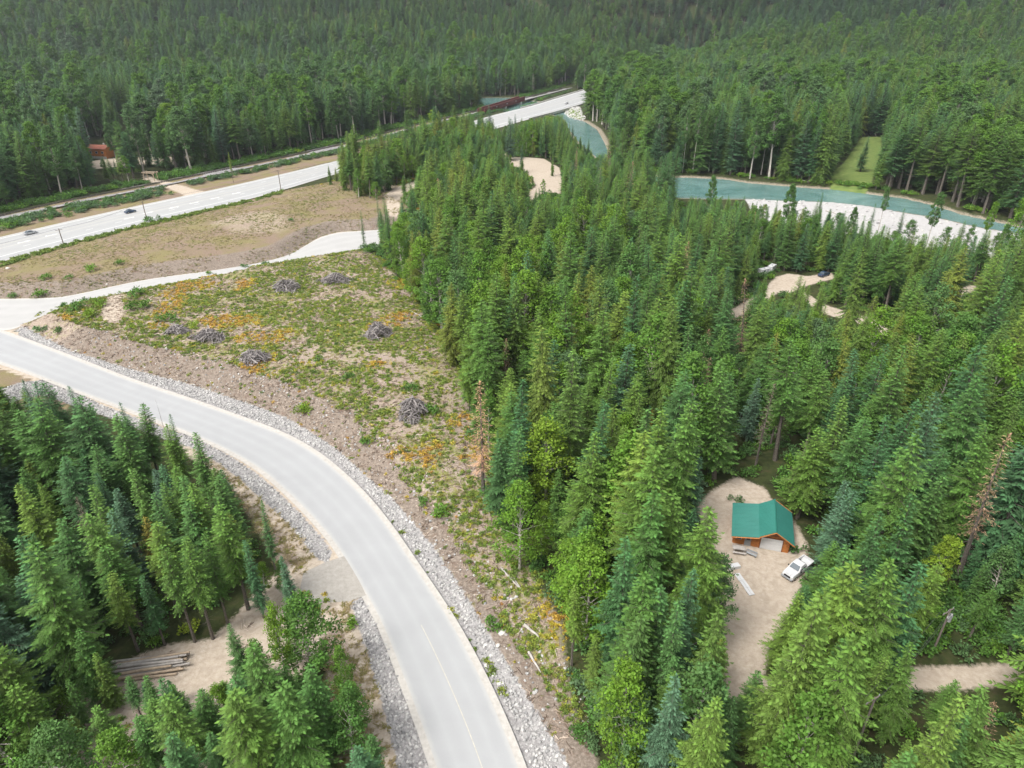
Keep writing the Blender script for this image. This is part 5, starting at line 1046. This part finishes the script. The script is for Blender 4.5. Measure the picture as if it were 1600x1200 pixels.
def pickup(loc, rz, label, cat='pickup truck', canopy=False, lights=True):
    e = empty('pickup_truck', loc, rz, label, cat, scale=.94)
    b = MB(); loft(b, [(2.85, .82, .70, .48, .86), (2.72, .95, .84, .42, 1.06), (1.5, .98, .90, .40, 1.16), (1.0, .98, .92, .40, 1.18), (-.85, .98, .94, .40, 1.18), (-.9, .98, .94, .40, 1.18)]); b.build('body', M['white'], e, bevel=.03)
    b = MB(); loft(b, [(1.25, .90, .88, 1.17, 1.20), (.55, .88, .72, 1.17, 1.84), (-.55, .88, .74, 1.17, 1.86), (-.88, .90, .80, 1.17, 1.60), (-.92, .90, .86, 1.17, 1.22)]); b.build('cab', M['white'], e, bevel=.025)
    b = MB(); b.add([(1.22, -.76, 1.235), (1.22, .76, 1.235), (.60, .64, 1.81), (.60, -.64, 1.81)], [(0, 1, 2, 3)]); b.v = [(x + .03, y, z + .02) for x, y, z in b.v]; b.build('windscreen', M['glass'], e)
    b = MB(); b.add([(-.92, -.72, 1.28), (-.92, .72, 1.28), (-.84, .64, 1.66), (-.84, -.64, 1.66)], [(0, 3, 2, 1)]); b.v = [(x - .03, y, z) for x, y, z in b.v]; b.build('rear_window', M['glass'], e)
    for s in (-1, 1):
        b = MB(); b.add([(.92, s * .895, 1.26), (.50, s * .77, 1.74), (-.62, s * .775, 1.74), (-.70, s * .895, 1.26)], [(0, 1, 2, 3)]); b.v = [(x, y + s * .022, z) for x, y, z in b.v]; b.build('side_window', M['glass'], e)
        MB().box((.95, s * 1.08, 1.24), (.12, .2, .16)).build('mirror', M['black'], e)
        MB().box((2.84, s * .66, .86), (.08, .28, .17)).build('headlight', M['lamp'], e); MB().box((-3.02, s * .84, .95), (.05, .14, .3)).build('tail_light', M['red'], e)
        MB().box((-.02, s * .985, .80), (.02, .03, .62)).build('door_gap', M['grey'], e); MB().box((-.25, s * 1.0, 1.05), (.16, .03, .035)).build('handle', M['grey'], e)
        for x in (1.85, -1.95): wheel(e, x, s * .86)
    b = MB(); b.box((-1.95, 0, .62), (2.1, 1.86, .1)); b.box((-1.95, .90, .92), (2.1, .12, .5)); b.box((-1.95, -.90, .92), (2.1, .12, .5)); b.box((-2.96, 0, .92), (.09, 1.68, .5)); b.box((-.95, 0, .92), (.08, 1.68, .5)); b.build('bed', M['white'], e)
    b = MB(); b.box((2.87, 0, .80), (.08, 1.02, .26)); b.build('grille', M['black'], e); b = MB(); b.box((2.95, 0, .50), (.16, 1.84, .18)); b.box((-3.08, 0, .50), (.14, 1.8, .16)); b.build('bumper', M['grey'], e)
    MB().box((2.2, 0, 1.14), (1.1, .9, .03)).build('hood_bulge', M['white'], e)
    return e
a_ = Vector(Pz(1256, 878)); b_ = Vector(Pz(1226, 901)); c = Pz(1245, 893); h_ = math.atan2(b_.y - a_.y, b_.x - a_.x)
pickup(c, h_, 'white pickup truck parked under the trees beside the green roofed garage')
def road_heading(px, py, s):
    p = np.array(P(px, py)); d = hdir(p) * s; return (p[0], p[1], .06), math.atan2(d[1], d[0])
lc, hh_ = road_heading(885, 162.5, -1); pickup((lc[0], lc[1], .06), hh_, 'white pickup truck driving over the highway bridge')
def car(loc, rz, paint, label):
    e = empty('car', loc, rz, label, 'car', 'cars driving on the highway')
    b = MB(); loft(b, [(2.25, .62, .52, .35, .58), (2.05, .80, .70, .28, .74), (1.1, .88, .80, .25, .90), (-1.5, .88, .82, .25, .95), (-2.05, .84, .74, .28, .90), (-2.2, .70, .60, .36, .80)]); b.build('body', M[paint], e, bevel=.03)
    b = MB(); loft(b, [(1.05, .76, .74, .88, .92), (.30, .74, .58, .88, 1.40), (-.75, .74, .58, .88, 1.42), (-1.65, .74, .70, .92, .97)]); b.build('cabin', M['glass'], e, bevel=.02)
    b = MB(); loft(b, [(.28, .60, .56, 1.38, 1.43), (-.3, .61, .57, 1.40, 1.46), (-.8, .60, .56, 1.39, 1.44)]); b.build('roof', M[paint], e)
    for s in (-1, 1):
        MB().tube([(.98, s * .73, .93), (.28, s * .58, 1.41)], .03, 4).build('pillar', M[paint], e); MB().tube([(-1.55, s * .70, .96), (-.8, s * .58, 1.42)], .04, 4).build('pillar', M[paint], e)
        MB().box((2.12, s * .55, .66), (.2, .28, .10)).build('headlight', M['lamp'], e); MB().box((-2.14, s * .60, .76), (.1, .25, .10)).build('tail_light', M['red'], e)
        for x in (1.35, -1.35): wheel(e, x, s * .80, .33, .22)
    return e
l_, h__ = road_heading(48, 366, 1); car(l_, h__, 'silver', 'silver car on the highway at the left end of the turn arrows')
l_, h__ = road_heading(204, 332.5, 1); car(l_, h__, 'navy', 'dark blue car on the highway near the dark roadside pole')
x_, y_, z_ = Pz(1287, 431); car((x_, y_, z_), .6, 'navy', 'dark car parked on the bare track among the trees')['group'] = 'vehicles parked in the woods'
for k, (px, py, a) in enumerate(((1193, 428, .5), (1205, 423, .9))):
    c = Pz(px, py); e = empty('camper', c, a, ('white camper trailer parked in the woods, the one farther from the bare track', 'white camper trailer parked in the woods, the one beside the bare track')[k], 'camper', 'vehicles parked in the woods', scale=.72)
    b = MB(); b.prism([(-2.6, .5), (2.3, .5), (2.7, 1.2), (2.5, 2.5), (-2.6, 2.6)], 'y', -1.1, 1.1); b.build('body', M['white'], e, bevel=.06)
    for s in (-1, 1):
        MB().box((-.8, s * 1.11, 1.75), (1.1, .04, .55)).build('window', M['glass'], e); wheel(e, -.2, s * 1.0, .34, .2)
    MB().box((1.1, -1.12, 1.4), (.65, .04, 1.6)).build('door', M['grey'], e); MB().box((0, 0, 2.68), (.6, .6, .16)).build('roof_vent', M['grey'], e)
    MB().tube([(2.4, 0, .55), (3.7, 0, .5)], .05, 4).build('drawbar', M['black'], e)
c = Pz(703, 262); e = empty('trailer', c, .5, 'white box trailer half hidden by the thin wood', 'trailer'); MB().box((0, 0, 1.6), (5, 2.3, 2.2)).build('body', M['white'], e, bevel=.05)
for s in (-1, 1): wheel(e, -.5, s * 1.0, .36, .2)
MB().box((2.53, 0, 1.6), (.05, 1.4, 1.8)).build('door', M['grey'], e)
# long white boards lying in the yard
a_ = Vector(Pz(1151, 897)); b_ = Vector(Pz(1175, 931)); d = b_ - a_; e = empty('board_stack', (a_ + b_) / 2, math.atan2(d.y, d.x), 'long white boards laid end to end on the gravel yard', 'board stack')
L = d.length
for i in range(3):
    for j in range(2): MB().box((-L / 2 + L / 6 + i * L / 3, -.22 + j * .44 + (.04 if i == 1 else 0), .14), (L / 3 - .04, .40, .09)).build('board', M['white'], e)
    MB().box((-L / 2 + L / 6 + i * L / 3, 0, .045), (.15, .9, .09)).build('batten', M['log'], e)
x_, y_, z_ = Pz(1147, 887); tag(MB().prism([(-.9, 0), (.9, 0), (.8, .5), (-.7, .55)], 'y', -.4, .4).build('white_crate', M['white'], None, (x_, y_, 0), (0, 0, .3), bevel=.04), 'white storage box at the upper end of the white boards', 'storage box')
# shed with teal roof behind the big spruce
c = Pz(1052, 812); e = empty('shed', c, .15, 'small shed with a dark teal roof behind the spruce left of the yard', 'shed')
MB().box((0, 0, 1.1), (3.2, 2.6, 2.2)).build('wall', M['cedarwall2'], e)
for s in (-1, 1):
    mb = MB(); Mx = Matrix.Translation((0, s * .85, 2.55)) @ Matrix.Rotation(-s * .45, 4, 'X'); mb.box((0, 0, 0), (3.8, 2.0, .06), Mx)
    for q in range(6): mb.box((-1.7 + q * .68, 0, .045), (.04, 2.0, .04), Mx)
    mb.build('roof', M['shedteal'], e)
MB().box((.3, -1.32, .95), (.8, .05, 1.8)).build('door', M['cedarwall'], e)

# ------------------------------------------------------------------ poles and wires
def height_at(bx, by, ty, x=None):
    X_, Y_, Z_ = Pz(bx, by); ang = PITCH + math.atan((ty - 600) / FPX); return (X_, Y_, Z_), CAM_H - Y_ * math.tan(ang) - Z_
def pole(bx, by, ty, label, r=.14, rz=0.0, arm=True, transformer=False, hadd=0, name='utility_pole'):
    c, h = height_at(bx, by, ty); h += hadd; e = empty(name, c, rz, label, 'utility pole', 'wooden utility poles')
    MB().tube([(0, 0, -.5), (0, 0, h)], [r, r * .7], 8).build('pole', M['pole'], e)
    if arm:
        MB().box((0, .12, h - .5), (2.2, .10, .12)).build('crossarm', M['pole'], e)
        for s in (-.95, 0, .95): MB().tube([(s, .12, h - .44), (s, .12, h - .24)], .05, 6).build('insulator', M['grey'], e)
    if transformer:
        t_ = MB(); t_.tube([(.42, -.1, h - 2.1), (.42, -.1, h - 1.1)], .27, 12); tr = t_.build('transformer', M['silver'], e); MB().tube([(.42, -.1, h - 1.1), (.42, -.1, h - .85)], .06, 6).build('bushing', M['grey'], tr); MB().box((.2, -.05, h - 1.5), (.3, .08, .1)).build('bracket', M['grey'], tr)
        MB().box((-.12, -.15, h - 1.2), (.12, .2, .35)).build('fuse_cutout', M['white'], e); MB().box((.18, -.3, h - .75), (.10, .14, .30)).build('fuse_cutout', M['white'], e)
    return e, Vector(c) + Vector((0, 0, h))
def wire(a, b, sag, label, r=.022, group='overhead wires'):
    a, b = Vector(a), Vector(b); c = (a + b) / 2; pts = [a.lerp(b, i / 16) - Vector((0, 0, sag * 4 * (i / 16) * (1 - i / 16))) - c for i in range(17)]
    mb = MB(); mb.tube(pts, r, 4); return tag(mb.build('overhead_wire', M['wire'], None, c), label, 'wire', group)
p1, t1 = pole(1457, 1020, 952, 'wooden utility pole with a silver transformer above the sandy lane', .15, .5, True, True)
p1b, t1b = pole(1330, 1190, 1090, 'wooden utility pole standing below the lane among the trees', .15, .5)
p1c, t1c = pole(1070, 1049, 1018, 'grey pole top poking out of the trees below the yard', .13, .2, True, False, 1.5)
for i, (o1, dz, lb) in enumerate(((.9, -.3, 'upper wire running down from the transformer pole'), (-.9, -.3, 'second wire running down from the transformer pole'), (0, -2.0, 'low service wire beneath the two upper wires'))):
    wire(t1 + Vector((o1 * .85, .3, dz)), t1b + Vector((o1 * .85, .3, dz)), .5, lb, .02)
q0, u0 = pole(100, 384, 357, 'thin grey pole beside the highway near the silver car', .2, .9); q1, u1 = pole(230, 346, 314, 'dark utility pole beside the highway near the dark blue car', .2, .9); q2, u2 = pole(439, 297, 266, 'thin utility pole beside the highway above the dry field', .2, .9)
q3, u3 = pole(416, 247, 228, 'short yellowish pole at the edge of the railway', .16, .9, False)
for a, b, lb in ((u0, u1, 'wire between the two highway poles at the cars'), (u1, u2, 'wire between the dark pole and the thin pole above the dry field')): wire(a, b, 1.2, lb, .035)
am1 = Vector(P(-80, 395)); wire((am1.x, am1.y, u0.z) if False else (u0.x - 45, u0.y - 62, u0.z), u0, 1.2, 'wire leaving the first highway pole along the shoulder', .035)
wire(u2, (u2.x + 75, u2.y + 92, u2.z), 1.2, 'wire leading on from the pole above the dry field', .035)

# ------------------------------------------------------------------ bridges
a_ = Vector((*P(752, 178), 0)); b_ = Vector((*P(815, 158), 0)); d = (b_ - a_); L = d.length; ang = math.atan2(d.y, d.x); c = (a_ + b_) / 2
e = empty('rail_bridge', (c.x, c.y, 0), ang, 'rusty red steel girder railway bridge over the river', 'railway bridge')
for s in (-1, 1):
    gb = MB(); gb.box((0, s * 2.6, 2.2), (L, .18, 3.6)); gb.box((0, s * 2.6, 4.05), (L, .7, .14)); gb.box((0, s * 2.6, .4), (L, .7, .14)); gd_ = gb.build('girder', M['rust'], e)
    n = int(L / 3.2)
    for k in range(n + 1): MB().box((-L / 2 + k * L / n, s * 2.95, 2.2), (.16, .45, 3.5)).build('stiffener', M['rust'], gd_)
MB().box((0, 0, .75), (L, 5.0, .4)).build('deck', M['cedarwall2'], e)
for q in (-.40, 0, .40): MB().box((q * L, 0, -1.2), (2.2, 6.2, 3.5)).build('pier', M['conc'], e)
for q in (-.23, .02, .25): MB().box((q * L, -3.2, 2.6), (1.2, .06, .8)).build('sign_plate', M['white'], e)
# highway bridge over the river
i0 = int(np.argmin(np.hypot(*(hA - np.array(P(815, 170))).T))); i1 = int(np.argmin(np.hypot(*(hA - np.array(P(925, 137))).T)))
e = empty('highway_bridge', (0, 0, 0), 0, 'concrete highway bridge with low parapets over the river', 'bridge')
for nm, us in (('parapet', (-.012, .006)), ('parapet', (.994, 1.012))):
    A = hA[i0:i1] * (1 - us[0]) + hB[i0:i1] * us[0]; B = hA[i0:i1] * (1 - us[1]) + hB[i0:i1] * us[1]; mb = MB(); v = []; n = len(A)
    for p, q in zip(A, B): v += [(*p, -.9), (*q, -.9), (*q, .95), (*p, .95)]
    f = [(0, 1, 2, 3), tuple((n - 1) * 4 + k for k in (3, 2, 1, 0))] + [(i * 4 + k, i * 4 + (k + 1) % 4, (i + 1) * 4 + (k + 1) % 4, (i + 1) * 4 + k) for i in range(n - 1) for k in range(4)]
    mb.add(v, f).build(nm, M['conc'], e)
for k in (.35, .62):
    i = int(i0 + (i1 - i0) * k); p = (hA[i] + hB[i]) / 2; dd = hB[i] - hA[i]; mb = MB(); mb.box((0, 0, 0), (np.linalg.norm(dd) * .92, 1.4, 2.4), Matrix.Translation((p[0], p[1], -1.35)) @ Matrix.Rotation(math.atan2(dd[1], dd[0]), 4, 'Z')); mb.build('pier', M['conc'], e)

# ------------------------------------------------------------------ houses and the gateway
def house(px, py, rz, w, d_, h, wall, roof, label, pitch=.5, name='house', windows=3, base=0):
    c = Pz(px, py); e = empty(name, c, rz, label, 'house'); rh = d_ / 2 * pitch
    mb = MB(); mb.prism([(-d_ / 2, 0), (d_ / 2, 0), (d_ / 2, h), (0, h + rh), (-d_ / 2, h)], 'x', -w / 2, w / 2); mb.build('wall', M[wall], e)
    if base: MB().box((0, -d_ / 2 - .05, base / 2), (w + .1, .2, base)).build('foundation', M['conc'], e)
    for s in (-1, 1):
        mb = MB(); sl = math.atan(pitch); Ls = (d_ / 2 + .6) / math.cos(sl); Mx = Matrix.Translation((0, 0, h + rh + .1)) @ Matrix.Rotation(-s * sl, 4, 'X'); mb.box((0, s * Ls / 2, 0), (w + 1.2, Ls, .12), Mx)
        for q in range(int(w / .9)): mb.box((-w / 2 - .3 + q * .9, s * Ls / 2, .08), (.06, Ls, .05), Mx)
        mb.build('roof', M[roof], e)
    for k in range(windows):
        x_ = -w / 2 + (k + .5) * w / windows; wn = MB().box((x_, -d_ / 2 - .04, h * .62), (1.3, .1, 1.2)).build('window', M['white'], e); MB().box((x_, -d_ / 2 - .10, h * .62), (1.1, .05, 1.0)).build('pane', M['glass'], wn)
    MB().box((w * .32, -d_ / 2 - .06, 1.05), (1.0, .08, 2.1)).build('door', M['cedarwall2'], e)
    MB().box((w * .2, d_ * .15, h + rh + .3), (.7, .7, 1.2)).build('chimney', M['conc'], e)
    return e
house(160, 246, -.15, 10.5, 7, 5.2, 'cedarwall', 'redroof', 'orange log house with a red brown roof seen between the trees beyond the railway', .4, base=1.2)
house(1548, 287, .2, 12, 7, 2.8, 'cedarwall2', 'paleroof', 'pale roofed cabin among the trees beyond the river', .35)
house(1596, 286, -.3, 10, 7, 2.8, 'cedarwall2', 'paleroof', 'second pale roofed cabin nearer the corner of the far wood', .35)
house(1532, 262, .1, 9, 6, 2.6, 'cedarwall2', 'brownroof', 'brown roofed cabin behind the pale roofed cabins', .4)
c = Pz(236, 282); e = empty('timber_gateway', c, -.25, 'rough timber gateway with a roof beam beside the railway crossing', 'gateway')
for x_ in (-2.9, 2.9):
    for y_ in (-1, 1.6): MB().tube([(x_, y_, -.2), (x_ * .94, y_ * .9, 3.5)], .2, 7).build('post', M['log'], e)
for y_ in (-1, 1.6): MB().tube([(-3.5, y_, 3.6), (3.6, y_, 3.75)], .2, 7).build('beam', M['log'], e)
for x_ in (-2.9, 2.9): MB().tube([(x_, -1.5, 3.95), (x_, 2.2, 3.95)], .14, 6).build('tie_beam', M['log'], e)
for x_ in (-2.9, 2.9): MB().tube([(x_, -1, 2.5), (x_ * .65, -1, 3.5)], .1, 5).build('brace', M['log'], e)
x_, y_, z_ = Pz(136, 467)
print('OBJ', len(SC.objects))
# thin summer haze of the valley air
hz_ = NT('valley_haze'); pv = hz_.n('ShaderNodeVolumePrincipled'); pv.inputs['Color'].default_value = (.86, .92, 1, 1); pv.inputs['Density'].default_value = .00010; pv.inputs['Anisotropy'].default_value = .3
hz_.l(pv.outputs[0], hz_.out.inputs['Volume'])
top = float(max(Z.max() + 60, CAM_H + 20)); bot = float(Z.min()) - 1
tag(MB().box((0, 1550, (top + bot) / 2), (5400, 3900, top - bot)).build('haze', hz_.m), 'thin pale haze in the valley air', kind='stuff')
